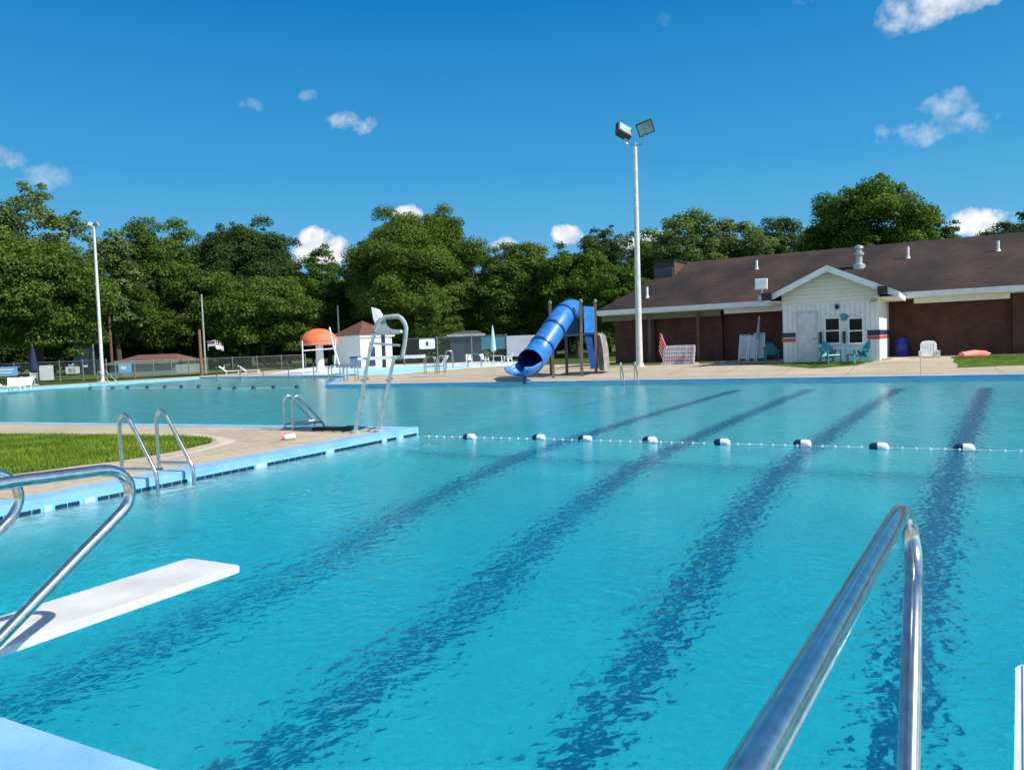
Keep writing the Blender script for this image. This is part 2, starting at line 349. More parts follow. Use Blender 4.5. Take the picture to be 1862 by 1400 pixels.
# ------------------------------------------------------------------ mesh helpers
class MB:
    def __init__(s): s.v = []; s.f = []

    def add(s, vs, fs):
        n = len(s.v); s.v += [tuple(v) for v in vs]; s.f += [tuple(i+n for i in f) for f in fs]; return s

    def box(s, c, d, rz=0.0, m=None):
        x, y, z = (k/2 for k in d); q = []
        ca, sa = math.cos(rz), math.sin(rz)
        for a in (-x, x):
            for b in (-y, y):
                for e in (-z, z):
                    p = Vector((a, b, e))
                    if m: p = m @ p
                    q.append((c[0]+p[0]*ca-p[1]*sa, c[1]+p[0]*sa+p[1]*ca, c[2]+p[2]))
        return s.add(q, [(0, 1, 3, 2), (4, 6, 7, 5), (0, 4, 5, 1), (2, 3, 7, 6), (0, 2, 6, 4), (1, 5, 7, 3)])

    def bar(s, a, b, wx, wy=None, up=(0, 0, 1)):        # rectangular bar between two points
        a, b = Vector(a), Vector(b); d = (b-a).normalized(); u = Vector(up)
        if abs(d.dot(u)) > .98: u = Vector((1, 0, 0))
        x = d.cross(u).normalized(); y = x.cross(d); wy = wy or wx; q = []
        for p in (a, b):
            for i, j in ((-1, -1), (1, -1), (1, 1), (-1, 1)): q.append(p+x*i*wx/2+y*j*wy/2)
        return s.add(q, [(3, 2, 1, 0), (4, 5, 6, 7), (0, 1, 5, 4), (1, 2, 6, 5), (2, 3, 7, 6), (3, 0, 4, 7)])

    def tube(s, pts, r, seg=10, smooth=0, caps=True):
        P = [Vector(p) for p in pts]
        if smooth and len(P) > 2:
            Q = []
            for i in range(len(P)-1):
                p0, p1, p2, p3 = P[max(i-1, 0)], P[i], P[i+1], P[min(i+2, len(P)-1)]
                for k in range(smooth):
                    t = k/smooth
                    Q.append(.5*((2*p1)+(p2-p0)*t+(2*p0-5*p1+4*p2-p3)*t*t+(3*p1-p0-3*p2+p3)*t**3))
            P = Q+[P[-1]]
        n = len(P); rs = r if isinstance(r, (list, tuple)) else [r]*n
        if len(rs) != n: rs = list(np.interp(np.linspace(0, 1, n), np.linspace(0, 1, len(rs)), rs))
        T = [(P[min(i+1, n-1)]-P[max(i-1, 0)]).normalized() for i in range(n)]
        u = T[0].orthogonal().normalized(); vs = []
        for i in range(n):
            u = (u-T[i]*u.dot(T[i])).normalized(); v = T[i].cross(u)
            for k in range(seg):
                a = 2*PI*k/seg; vs.append(P[i]+(u*math.cos(a)+v*math.sin(a))*rs[i])
        fs = [(i*seg+k, i*seg+(k+1) % seg, (i+1)*seg+(k+1) % seg, (i+1)*seg+k) for i in range(n-1) for k in range(seg)]
        if caps: fs += [tuple(range(seg))[::-1], tuple((n-1)*seg+k for k in range(seg))]
        return s.add(vs, fs)

    def lathe(s, c, prof, seg=24):
        vs = []; n = len(prof)
        for r, z in prof:
            for k in range(seg):
                a = 2*PI*k/seg; vs.append((c[0]+r*math.cos(a), c[1]+r*math.sin(a), c[2]+z))
        fs = [(i*seg+k, i*seg+(k+1) % seg, (i+1)*seg+(k+1) % seg, (i+1)*seg+k) for i in range(n-1) for k in range(seg)]
        fs += [tuple(range(seg))[::-1], tuple((n-1)*seg+k for k in range(seg))]
        return s.add(vs, fs)

    def prism(s, pts, off):                 # closed 3-D polygon extruded by a vector
        n = len(pts); P = [Vector(p) for p in pts]; o = Vector(off)
        return s.add(P+[p+o for p in P], [tuple(range(n))[::-1], tuple(range(n, 2*n))]+[(i, (i+1) % n, n+(i+1) % n, n+i) for i in range(n)])

    def poly(s, outer, z, holes=()):
        rings = [[Vector((x, y, 0)) for x, y in r] for r in (outer, *holes)]
        tri = tessellate_polygon(rings); flat = [(v.x, v.y, z) for r in rings for v in r]
        out = []
        for t in tri:
            a, b, c = (Vector(flat[i]) for i in t)
            out.append(t if (b-a).cross(c-a).z > 0 else t[::-1])
        return s.add(flat, out)


def link(name, mb, m, smooth=False):
    me = bpy.data.meshes.new(name); me.from_pydata([tuple(v) for v in mb.v], [], mb.f); me.materials.append(m)
    me.validate()
    o = bpy.data.objects.new(name, me); S.collection.objects.link(o)
    if smooth:
        me.polygons.foreach_set('use_smooth', [True]*len(me.polygons)); me.set_sharp_from_angle(angle=R(40))
    return o


def thing(name, label, cat, loc, rz=0.0, group=None):
    o = bpy.data.objects.new(name, None); S.collection.objects.link(o); o.empty_display_size = .2
    o.location = loc; o.rotation_euler = (0, 0, rz); o['label'] = label; o['category'] = cat
    if group: o['group'] = group
    return o


def tag(o, label, cat, group=None):
    o['label'] = label; o['category'] = cat
    if group: o['group'] = group
    return o


def struct(name, mb, m, kind='structure', rz=0.0, smooth=False):
    o = link(name, mb, m, smooth); o['kind'] = kind; o.rotation_euler = (0, 0, rz); return o


def part(name, mb, m, root, smooth=False, world=False, label=None):
    if world:
        top = root if root.parent is None else root.parent
        mi = (Matrix.Translation(top.location) @ Matrix.Rotation(top.rotation_euler.z, 4, 'Z')).inverted()
        mb.v = [tuple(mi @ Vector(v)) for v in mb.v]
    o = link(name, mb, m, smooth); o.parent = root
    if label: o['label'] = label
    return o


def dup(root, loc, rz, label, group=None):
    r = root.copy(); S.collection.objects.link(r); r.location = loc; r.rotation_euler = (0, 0, rz); r['label'] = label
    if group: r['group'] = group
    for ch in list(root.children):
        c = ch.copy(); S.collection.objects.link(c); c.parent = r
        for g in ch.children:
            d = g.copy(); S.collection.objects.link(d); d.parent = c
    return r


RZ1, RZ2 = -R(A1), -R(A2)

# ------------------------------------------------------------------ pool, deck, ground (pool frame: x = p across the lanes, y = l along them)
PE = -8.50
POOL = [(-53.5, 10.4), (PE, 12.1), (PE, 1.74), (15, 1.74), (15, 28.7), (-25.5, 28.7), (-34.5, 41.0), (-52.8, 44.2)]


def offset(poly, d):
    n = len(poly); out = []
    for i in range(n):
        p0, p1, p2 = (Vector(poly[k % n]) for k in (i-1, i, i+1))
        a = (p1-p0).normalized(); b = (p2-p1).normalized(); na = Vector((a.y, -a.x)); nb = Vector((b.y, -b.x))
        k = (na+nb); out.append(tuple(p1+k*(d/(1+na.dot(nb)))))
    return out


DK = [(-56.5, -9), (27, -9), (27, 31.5), (-15, 31.5), (-15, 52), (-62, 62), (-56.5, 47)]
big = [(-900, -300), (700, -300), (700, 1200), (-900, 1200)]
struct('ground', MB().poly(big, .11, [DK]), meadow, rz=RZ1)
CO = offset(POOL, .36)
struct('pool_deck', MB().poly(DK, .15, [CO]), deckm, rz=RZ1)
co = MB().poly(CO, .155, [POOL]); n = len(POOL)
for i in range(n):                                                    # nosing and outer edge
    a, b = POOL[i], POOL[(i+1) % n]
    co.add([(*a, .155), (*b, .155), (*b, .075), (*a, .075)], [(0, 1, 2, 3)])
struct('pool_coping', co, coping, rz=RZ1)
rim = MB()
for i in range(n):
    a, b = POOL[i], POOL[(i+1) % n]
    rim.add([(*a, .075), (*b, .075), (*b, -.06), (*a, -.06)], [(0, 1, 2, 3)])
struct('pool_rim', rim, painthi, rz=RZ1)


def depth(p, l):
    if p > -8.53:
        return float(np.interp(l, [7, 11.9, 28.7], [3.2, 1.75, .9]))
    return float(np.interp(l, [11.9, 28, 44], [1.5, .8, .22]))


wb = MB()
for i in range(n):
    a, b = POOL[i], POOL[(i+1) % n]
    wb.add([(*a, -.06), (*b, -.06), (*b, -3.3), (*a, -3.3)], [(0, 1, 2, 3)])
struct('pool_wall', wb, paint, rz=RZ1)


def strip(x0, x1, ls, dz=0.0, skew=None):
    q = MB(); vs = []
    for l in ls:
        for x in (x0, x1):
            xx = x if skew is None else skew(x, l)
            vs.append((xx, l, -depth((x0+x1)/2, l)+dz))
    return q.add(vs, [(2*i, 2*i+1, 2*i+3, 2*i+2) for i in range(len(ls)-1)])


fl = strip(-8.52, 15, [1.74, 7, 11.9, 20, 28.7])
f2 = strip(-53.6, -8.50, [10.3, 20, 28, 36, 44.3]); fl.add(f2.v, f2.f)
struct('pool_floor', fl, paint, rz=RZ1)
ln = MB()
for (p0, l0, p1, l1) in ((-6.62, 3.3, -5.42, 24.5), (-4.40, 4.1, -3.25, 23.3), (-2.35, 5.2, -.74, 24.1), (-.22, 6.0, 1.49, 23.9)):
    k = (p1-p0)/(l1-l0); ls = [2.2, 5, 7, 9, 11.9, 16, 20, 26]
    vs = []
    for l in ls:
        for sx in (-.17, .17): vs.append((p0+k*(l-l0)+sx, l, -depth(0, l)+.004))
    ln.add(vs, [(2*i, 2*i+1, 2*i+3, 2*i+2) for i in range(len(ls)-1)])
struct('lane_marking', ln, lane, rz=RZ1)
bl_ = MB().add([(-8.5, 11.55, -depth(0, 11.55)+.008), (15, 11.55, -depth(0, 11.55)+.008), (15, 11.72, -depth(0, 11.72)+.008), (-8.5, 11.72, -depth(0, 11.72)+.008)], [(0, 1, 2, 3)])  # the float rope's shadow on the floor, painted in as a dark stripe
struct('rope_shadow_stripe', bl_, mat('rope_shadow_blue', (.02, .15, .26), .6), rz=RZ1)
struct('water', MB().poly(POOL, 0.0), water_m, rz=RZ1)
# dark waterline tiles along the near corner deck and the near end
tb = MB(); l = 2.2; k = 0
while l < 12.0:
    seg = [1.25, 1.25, .3, 1.25, 1.0][k % 5]; e = min(l+seg, 12.05); x = l
    while x < e-.02:
        y1 = min(x+.135, e); tb.box((PE-.0+.008, (x+y1)/2, .024), (.008, y1-x-.006, .046)); x += .145
    l = e+[.22, .16, .2, .14, .26][k % 5]; k += 1
struct('tile_band', tb, tile, rz=RZ1)
tw = MB(); l = 2.2; k = 0
while l < 12.0:
    seg = [1.25, 1.25, .3, 1.25, 1.0][k % 5]; e = min(l+seg, 12.05); g = [.22, .16, .2, .14, .26][k % 5]
    if e+g < 12.05: tw.box((PE+.007, e+g/2, .03), (.006, g-.07, .06))
    l = e+g; k += 1
struct('depth_tile', tw, mat('worn_tile', (.46, .58, .66), .4), rz=RZ1)

# sloping concrete up to the bath house
ps = np.concatenate([[-22, -20, -18, -16], np.arange(-15, 28, 1.5)]); lsl = np.concatenate([np.arange(30.5, 38, .5), [40, 44, 50, 60]])
sl = MB(); vs = [(p, l, terr(p, l)+.006) for l in lsl for p in ps]; npn = len(ps)
sl.add(vs, [(j*npn+i, j*npn+i+1, (j+1)*npn+i+1, (j+1)*npn+i) for j in range(len(lsl)-1) for i in range(npn-1)])
struct('terrace', sl, deckm, rz=RZ1, smooth=True)

# lawns
rng = np.random.default_rng(3)


def blades(name, polys, count, h, hfun):
    """short grass blades scattered over outlines in world x, y"""
    vs = []; fs = []
    for poly, cnt in zip(polys, count):
        P = np.array([(p[0], p[1]) for p in poly]); lo, hi = P.min(0), P.max(0); pts = []
        while len(pts) < cnt:
            q = lo+(hi-lo)*rng.random((cnt*2, 2)); inside = np.zeros(len(q), bool); m_ = len(P); j = m_-1
            for i in range(m_):
                c = ((P[i, 1] > q[:, 1]) != (P[j, 1] > q[:, 1])) & (q[:, 0] < (P[j, 0]-P[i, 0])*(q[:, 1]-P[i, 1])/(P[j, 1]-P[i, 1]+1e-12)+P[i, 0])
                inside ^= c; j = i
            pts += list(q[inside])
        pts = np.array(pts[:cnt]); a = rng.random(cnt)*2*PI; hh = h*(.5+rng.random(cnt)); wd = .006+h*.09*rng.random(cnt)
        ln_ = (rng.random((cnt, 2))-.5)*h*1.1
        for i in range(cnt):
            x, y = pts[i]; z = hfun(x, y); c, s_ = math.cos(a[i])*wd[i], math.sin(a[i])*wd[i]; b = len(vs)
            vs += [(x-c, y-s_, z), (x+c, y+s_, z), (x+ln_[i, 0], y+ln_[i, 1], z+hh[i])]; fs.append((b, b+1, b+2))
    me = bpy.data.meshes.new(name); me.from_pydata(vs, [], fs); me.materials.append(blade_m)
    o = bpy.data.objects.new(name, me); S.collection.objects.link(o); o['kind'] = 'stuff'; return o


def hgt(x, y):
    q = np.array([x, y]); return terr(q@ep, q@el)


def wob(pts, amp):                          # uneven lawn edge
    out = []
    for i in range(len(pts)):
        a, b = Vector(pts[i]), Vector(pts[(i+1) % len(pts)]); m_ = max(2, int((b-a).length/.35))
        for k in range(m_):
            p = a.lerp(b, k/m_); out.append((p.x+random.gauss(0, amp), p.y+random.gauss(0, amp)))
    return out


pen = [G(*q, .15).xy for q in ((-330, 812), (0, 790), (200, 792), (330, 794), (375, 797), (389, 801), (375, 807), (330, 818), (270, 830), (150, 846), (0, 865), (-260, 905))]
penw = wob(pen, .03)
lawn = MB().poly(penw, .154)
sheets = []
for pix in (((1098, 661), (1200, 661), (1200, 672), (1098, 675)), ((1270, 659), (1350, 660), (1322, 668), (1272, 671)),
            ((1330, 672.5), (1420, 661), (1622, 660), (1560, 672), (1480, 675)), ((1730, 660), (1752, 648), (1900, 645), (1960, 650), (1960, 666), (1740, 671.5))):
    q = wob([GT(*a).xy for a in pix], .05); sheets.append(q)
    c = Vector((sum(a[0] for a in q)/len(q), sum(a[1] for a in q)/len(q))); rings = []
    for s_ in (1, .66, .33): rings.append([c+(Vector(a)-c)*s_ for a in q])
    m_ = len(q); vs = [(v.x, v.y, hgt(v.x, v.y)+.02) for r_ in rings for v in r_]+[(c.x, c.y, hgt(c.x, c.y)+.02)]
    fs = [(k*m_+i, k*m_+(i+1) % m_, (k+1)*m_+(i+1) % m_, (k+1)*m_+i) for k in range(2) for i in range(m_)]+[(2*m_+i, 2*m_+(i+1) % m_, 3*m_) for i in range(m_)]
    lawn.add(vs, fs)
struct('lawn', lawn, grass_m)
blades('grass_blades', [penw]+sheets, [52000, 5000, 3000, 7000, 9000], .045, lambda x, y: hgt(x, y)+.004)
struct('grass_bank', MB().poly([G(*q, .2).xy for q in ((-140, 699), (190, 689), (380, 680), (560, 667), (560, 660), (380, 665), (190, 672), (-140, 680))], .22), grass_m)
# splash pad and wading pool behind the far corner
struct('splash_pad', MB().poly([G(*q, .16).xy for q in ((486, 681), (600, 682), (640, 683), (720, 681.5), (775, 676), (880, 668), (985, 662), (985, 657.5), (870, 658), (740, 661), (590, 665), (540, 671))], .165), splash)
struct('wading_pool', MB().poly([G(*q, .16).xy for q in ((600, 681), (690, 681.5), (768, 676), (790, 671.5), (860, 668.5), (850, 665.5), (750, 666), (700, 670), (620, 674))], .17), splashb)
struct('concrete_path', MB().poly([G(*q, .16).xy for q in ((390, 796), (340, 788), (338, 786), (398, 793), (432, 799), (420, 806), (300, 836), (296, 835), (400, 806))], .1535), mat('pale_concrete', (.55, .47, .37), .9))


# ------------------------------------------------------------------ trees
def tree(name, label, px, top, hw, y, kind='mid', base=None, bottom=.28, leaf=.42, dens=1.0, squash=1.0, seed=0, open_=0.0, group='trees behind the pool'):
    """px: trunk pixel column, top: pixel row of the crown's top, hw: half width in pixels, y: distance"""
    leaf = leaf*.66
    rg = np.random.default_rng(seed+abs(int(px*7))+int(y))
    foot = Y(px, 660, y); ztop = Y(px, top, y).z; rx = hw*1.1*y/F; z0 = .1
    hgt_ = ztop-z0; zb = z0+hgt_*bottom; cz = (ztop+zb)/2; rz_ = (ztop-zb)/2
    root = thing(name, label, 'tree', (foot.x, y, z0), 0, group)
    bottom_ = bottom
    # clumps of leaves on an uneven ellipsoid
    nc = int(66+rx*12*squash+rz_*6)
    ph = rg.random(nc)*2*PI; ct = rg.uniform(-.92, 1, nc); st = np.sqrt(1-ct*ct); rr = rg.uniform(.35, 1, nc)**.45
    lob = 1+.16*np.sin(3*ph+rg.random()*6)+.12*np.sin(5*ct*2+rg.random()*6)+rg.normal(0, .10, nc)
    taper = np.where(ct < 0, 1-.22*ct*ct, 1)
    cr_ = np.clip(rg.uniform(.12, .30, nc)*min(rx, rz_*1.3), .45, 2.3)
    ex = np.maximum(.2, 1-cr_/max(rx, .1)*.75)
    C = np.stack([st*np.cos(ph)*rx*rr*lob*taper*ex, st*np.sin(ph)*rx*.9*rr*lob*taper*ex, ct*rz_*rr*lob*np.maximum(.3, 1-cr_/rz_*.6)], 1)
    k_ = int(nc*.4); a_ = rg.random(k_)*2*PI; c_ = rg.uniform(-.5, 1, k_); s2 = np.sqrt(1-c_*c_); g2 = rg.uniform(.78, .95, (k_, 1))
    C = np.concatenate([C, np.stack([s2*np.cos(a_)*rx, s2*np.sin(a_)*rx*.9, c_*rz_], 1)*g2]); cr_ = np.concatenate([cr_, rg.uniform(.35, .95, k_)*min(1, rx/4)]); ct = np.concatenate([ct, c_]); nc = len(C)
    if open_:                                            # sparse open top
        keep = rg.random(nc) > open_*(.3+.7*np.clip(ct, 0, 1)); C, cr_ = C[keep], cr_[keep]*.78; nc = len(C)
    D_ = np.linalg.norm(C[:, None]-C[None], axis=2)-(cr_[:, None]+cr_[None])*.85; lab = np.arange(nc)   # drop clumps that hang loose from the crown
    for _ in range(40):
        new = np.where(D_ < 0, lab[None, :], nc).min(1); new = np.minimum(new, lab)
        if (new == lab).all(): break
        lab = new
    big_c = np.bincount(lab, minlength=nc)[lab] >= max(5, nc*.06); C, cr_ = C[big_c], cr_[big_c]
    V = []; T = []
    for c, r_ in zip(C, cr_):
        m_ = int(np.clip(95*dens*r_**2*(.42/leaf)**1.6, 60, 1500)); d = rg.normal(size=(m_, 3)); d /= np.linalg.norm(d, axis=1)[:, None]
        d[:, 2] = np.where(d[:, 2] < -.55, -d[:, 2]*.6, d[:, 2])
        q = d*(r_*rg.random((m_, 1))**.36)*np.array([1, 1, .72])
        nrm = d*.75+rg.normal(size=(m_, 3))*.55+np.array([0, 0, .45]); nrm /= np.linalg.norm(nrm, axis=1)[:, None]
        a = np.cross(nrm, rg.normal(size=(m_, 3))); a /= np.linalg.norm(a, axis=1)[:, None]; b = np.cross(nrm, a)
        s_ = leaf*rg.uniform(.55, 1.15, (m_, 1)); p0 = c+q
        V.append(np.stack([p0-a*s_*.62, p0-b*s_*.34+nrm*s_*.08, p0+a*s_*.62, p0+b*s_*.34+nrm*s_*.08], 1).reshape(-1, 3))
        T.append(np.repeat(np.clip(.5+rg.normal(0, .16)+rg.normal(0, .17, m_), 0, 1), 4))
    V = np.concatenate(V); T = np.concatenate(T); V[:, 2] += cz-z0; V[:, 2] = np.maximum(V[:, 2], .1)
    nv = len(V); nf = nv//4
    me = bpy.data.meshes.new('crown'); me.vertices.add(nv); me.vertices.foreach_set('co', V.ravel().astype('f'))
    me.loops.add(nv); me.loops.foreach_set('vertex_index', np.arange(nv, dtype='i')); me.polygons.add(nf)
    me.polygons.foreach_set('loop_start', np.arange(0, nv, 4, dtype='i')); me.polygons.foreach_set('loop_total', np.full(nf, 4, dtype='i'))
    me.update(calc_edges=True); at = me.attributes.new('tint', 'FLOAT', 'POINT'); at.data.foreach_set('value', T.astype('f'))
    me.materials.append(LEAF[kind]); o = bpy.data.objects.new('crown', me); S.collection.objects.link(o); o.parent = root
    tr = MB(); r0 = max(.14, hgt_*.018); fx = rg.normal(0, .03, 2)*hgt_
    tr.tube([(0, 0, -.1), (fx[0]*.3, fx[1]*.3, hgt_*.2), (fx[0]*.7, fx[1]*.7, hgt_*.5), (fx[0], fx[1], hgt_*.74)], [r0*1.25, r0, r0*.7, r0*.2], 8, 3)
    big_ = np.argsort(-cr_)[:9]
    for i in big_[:len(C)]:
        c = C[i]+np.array([0, 0, cz-z0]); t0 = float(np.clip((c[2]/hgt_)*.6, .2, .6)); st_ = Vector((fx[0]*t0, fx[1]*t0, hgt_*t0)); md = st_.lerp(Vector(c), .5)+Vector((0, 0, -.05*hgt_))
        tr.tube([st_, md, Vector(c)], [r0*.5, r0*.32, r0*.1], 6, 3)
    part('trunk', tr, barkm, root, True)
    return root


BACK = ['behind the left border tree', 'behind the airy pale crown', 'behind the left floodlight pole', 'behind the brown pavilion', 'behind the rounded mid green tree', 'behind the dark dome crown', 'just left of the orange mushroom shade', 'above the orange mushroom shade', 'above the lifeguard chair seat', 'right of the lifeguard chair', 'behind the dark shelter', 'above the grey windscreen', 'above the slide mouth', 'above the slide top', 'behind the louvred roof chimney']
TREES = [
    ('broadleaf_tree', 'tall broken-topped tree with pale airy crown at the far left edge', 72, 330, 100, 84, 'pale', dict(bottom=.3, leaf=.5, dens=.8, open_=.5)),
    ('broadleaf_tree', 'full leafy lower tree under the airy pale crown beside the left floodlight', 62, 425, 125, 78, 'mid', dict(bottom=.16)),
    ('broadleaf_tree', 'leafy tree cut off by the left border of the photo', -40, 375, 90, 90, 'mid', dict(bottom=.2)),
    ('broadleaf_tree', 'light green tree directly right of the left floodlight pole top', 218, 424, 62, 98, 'pale', dict(bottom=.12, leaf=.5)),
    ('broadleaf_tree', 'rounded mid green tree between left floodlight and dark oak', 296, 406, 84, 103, 'mid', dict(bottom=.08)),
    ('oak_tree', 'dark dome crowned tree left of the white cloud gap', 452, 400, 104, 112, 'dark', dict(bottom=.15)),
    ('broadleaf_tree', 'mid height green tree in front of the dark dome crown', 480, 498, 96, 98, 'mid', dict(bottom=.1)),
    ('broadleaf_tree', 'slim shorter tree under the white cloud, left of the huge willow-like dome', 600, 446, 50, 108, 'bright', dict(bottom=.1)),
    ('willow_tree', 'huge yellow-green domed tree in the middle of the tree line', 764, 388, 122, 102, 'yellow', dict(bottom=.10, leaf=.36, dens=1.3, squash=2.2)),
    ('sapling', 'small yellowish tree standing before the huge domed tree', 798, 528, 40, 88, 'yellow', dict(bottom=.1, leaf=.3)),
    ('broadleaf_tree', 'dark green tree just right of the huge domed tree', 948, 438, 76, 100, 'mid', dict(bottom=.1)),
    ('broadleaf_tree', 'bright green spreading tree above the blue slide', 1052, 438, 70, 96, 'bright', dict(bottom=.14)),
    ('oak_tree', 'dark round topped tree behind the right floodlight pole', 1108, 406, 58, 118, 'dark', dict(bottom=.2)),
    ('broadleaf_tree', 'bright green low tree at the left end of the brown roof', 1128, 482, 60, 88, 'bright', dict(bottom=.1)),
    ('broadleaf_tree', 'narrow tree between right floodlight pole and roof chimney', 1186, 436, 58, 104, 'mid', dict(bottom=.2)),
    ('broadleaf_tree', 'feathery tree above the louvred roof chimney', 1252, 388, 66, 96, 'pale', dict(bottom=.2, leaf=.45)),
    ('broadleaf_tree', 'feathery pale tree behind the middle of the brown roof', 1338, 392, 66, 98, 'pale', dict(bottom=.1, leaf=.45)),
    ('broadleaf_tree', 'thin dark tree close to the left of the great round tree', 1418, 402, 58, 104, 'dark', dict(bottom=.05)),
    ('oak_tree', 'great round dark green tree rising behind the bath house roof', 1582, 312, 112, 82, 'bright', dict(bottom=.14, dens=1.15)),
    ('broadleaf_tree', 'bright green tree touching the right of the great round tree', 1690, 380, 58, 86, 'bright', dict(bottom=.2)),
    ('broadleaf_tree', 'dark tree above the roof at the right border', 1862, 380, 84, 92, 'dark', dict(bottom=.2)),
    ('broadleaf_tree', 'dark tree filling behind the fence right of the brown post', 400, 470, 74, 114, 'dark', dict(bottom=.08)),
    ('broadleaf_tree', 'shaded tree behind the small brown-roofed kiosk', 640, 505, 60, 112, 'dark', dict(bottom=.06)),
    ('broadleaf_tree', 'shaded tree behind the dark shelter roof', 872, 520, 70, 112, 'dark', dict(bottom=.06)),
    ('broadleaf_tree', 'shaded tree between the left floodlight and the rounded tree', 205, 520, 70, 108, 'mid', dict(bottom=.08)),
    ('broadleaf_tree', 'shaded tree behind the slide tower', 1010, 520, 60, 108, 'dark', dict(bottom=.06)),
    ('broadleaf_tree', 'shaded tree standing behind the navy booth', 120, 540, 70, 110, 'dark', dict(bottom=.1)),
]
for px, lb in ((1215, 'behind the feathery tree above the chimney'), (1300, 'between the two feathery trees above the roof'), (1376, 'behind the thin dark tree above the roof'), (1452, 'at the left foot of the great round tree'), (1720, 'behind the right end of the great round tree')):
    TREES.append(('broadleaf_tree', 'shaded tree in the back row, %s' % lb, px, 424, 66, 118, 'mid', dict(bottom=.05, leaf=.5)))
for k in range(15):
    px = -20+88*k+(k*29 % 31)
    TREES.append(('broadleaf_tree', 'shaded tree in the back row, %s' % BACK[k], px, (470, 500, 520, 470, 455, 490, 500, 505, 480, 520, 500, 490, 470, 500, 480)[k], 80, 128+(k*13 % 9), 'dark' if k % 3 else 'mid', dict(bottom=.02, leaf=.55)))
for i, (nm, lb, px, top, hw, y, kd, kw) in enumerate(TREES):
    tree(nm, lb, px, top, hw, y, kd, seed=i, **kw)
BUSH = [(388, 'dark', 'low dark bush hiding the lower half of the pale camper'), (-30, 'dark', 'dark bush behind the blue banner'), (60, 'dark', 'dark bush behind the closed navy umbrella'), (250, 'mid', 'green bush above the low brown pavilion roof'),
        (330, 'dark', 'dark bush left of the brown timber post'), (420, 'dark', 'dark bush behind the pair of far loungers'), (500, 'dark', 'dark bush left of the orange mushroom shade'),
        (570, 'dark', 'dark bush behind the orange mushroom shade'), (690, 'dark', 'dark bush behind the kiosk roof'), (770, 'mid', 'bush behind the white fence sign'),
        (850, 'dark', 'dark bush behind the shelter posts'), (930, 'dark', 'dark bush behind the grey windscreen'), (1000, 'dark', 'dark bush behind the mouth of the blue slide'), (1080, 'mid', 'green bush between slide tower and bath house')]
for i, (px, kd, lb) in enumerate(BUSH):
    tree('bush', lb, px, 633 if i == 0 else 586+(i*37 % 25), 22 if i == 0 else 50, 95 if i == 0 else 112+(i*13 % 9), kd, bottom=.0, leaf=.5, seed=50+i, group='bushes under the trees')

# ------------------------------------------------------------------ bath house (bath-house frame: x along the front, y away from the pool)
B0 = (-7.0, 43.1, .42)


def bt(p, l, z): return (p-B0[0], l-B0[1], z-B0[2])


house = thing('bath_house', 'long brick bath house with brown shingle roof and white fascia beyond the pool', 'building', BW(*B0), RZ2)
wl = MB()
wl.box(bt(-7.25, 50.3, 1.93), (19.9, 14.4, 3.05)); wl.box(bt(17.0, 50.6, 1.93), (28.6, 13.9, 3.05))
part('wall', wl, brick, house)
for x in (2.93, -11.0, -14.9): part('brick_pier', MB().box(bt(x, 43.0, 1.93), (.46, .4, 3.05)), brick, house)
eL, eR, rL, rR, bL, bR = (-17.65, 41.5, 3.52), (31, 41.5, 3.52), (-15.0, 50, 6.75), (31, 50, 6.75), (-17.65, 58.5, 3.52), (31, 58.5, 3.52)
rf = MB(); q = [bt(*a) for a in (eL, eR, rR, rL, bR, bL)]
rf.add(q, [(0, 1, 2, 3), (3, 2, 4, 5), (0, 3, 5)])
roof_o = part('roof', rf, shingle, house)
fa = MB(); fa.box(bt(6.68, 41.47, 3.39), (48.7, .06, .26)); fa.box(bt(-17.62, 50, 3.39), (.06, 17, .26)); part('fascia', fa, whitep, house)
so = MB(); so.box(bt(6.68, 42.25, 3.24), (48.5, 1.5, .03)); part('soffit', so, cream, house)
for x, w__ in ((-8.6, 3.7), (.6, 3.9), (6.6, 6.8)): part('frieze_board', MB().box(bt(x, 42.05, 3.1), (w__, .1, .26)), cream, house)
bm_ = MB(); bm_.box(bt(-14.1, 42.05, 3.06), (6.9, .12, .34)); part('porch_beam', bm_, mat('olive_paint', (.16, .17, .12), .8), house)
for px in (1182, 1270):
    p = PLN(px, 620, 41.75)[0]; q = MB(); q.box(bt(p, 41.75, 1.75), (.15, .15, 2.66)); part('porch_post', q, rust if px == 1270 else woodp, house)


def roofpt(px, py):
    d = ray(px, py); a = d[:2]@bl; k = (6.75-3.52)/8.5       # H + t dz = 3.52 + (t a - 41.5) k
    t = (3.52-41.5*k-H)/(d[2]-a*k); return float(d[:2]@bp_)*t, a*t, H+d[2]*t


for px, py, h in ((1177, 541, .62), (1376, 489, .5), (1651, 469, .6), (1815, 456, .5)):
    p, l, z = roofpt(px, py); q = MB(); q.tube([bt(p, l, z-.1), bt(p, l, z+h)], .07, 10); q.tube([bt(p, l, z-.08), bt(p, l, z+.08)], [.14, .09], 10)
    part('vent_pipe', q, white, roof_o, True)
p, l, z = roofpt(1562, 486); q = MB()
q.lathe(bt(p, l, z), [(.34, -.15), (.32, .12), (.19, .2), (.17, .62), (.26, .64), (.26, .78), (.16, .8), (.16, .98), (.24, 1.0), (.22, 1.12), (.02, 1.2)], 16); part('flue_cowl', q, galv, roof_o, True)
p, l, z = roofpt(1208, 504); ch = MB(); ch.box(bt(p, l+1.3, z+.3), (1.3, 2.6, 1.35)); part('chimney', ch, brick, roof_o)
q = MB(); q.box(bt(p, l+1.28, z+1.02), (1.42, 2.75, .09)); part('chimney_cap', q, black, roof_o)
q = MB(); q.box(bt(p, l-.02, z+.76), (1.24, .06, .36)); part('chimney_hood', q, black, roof_o)
q = MB()
for k in range(6): q.box(bt(p, l-.05, z+.02+.1*k), (1.16, .07, .06), m=Matrix.Rotation(.5, 4, 'X'))
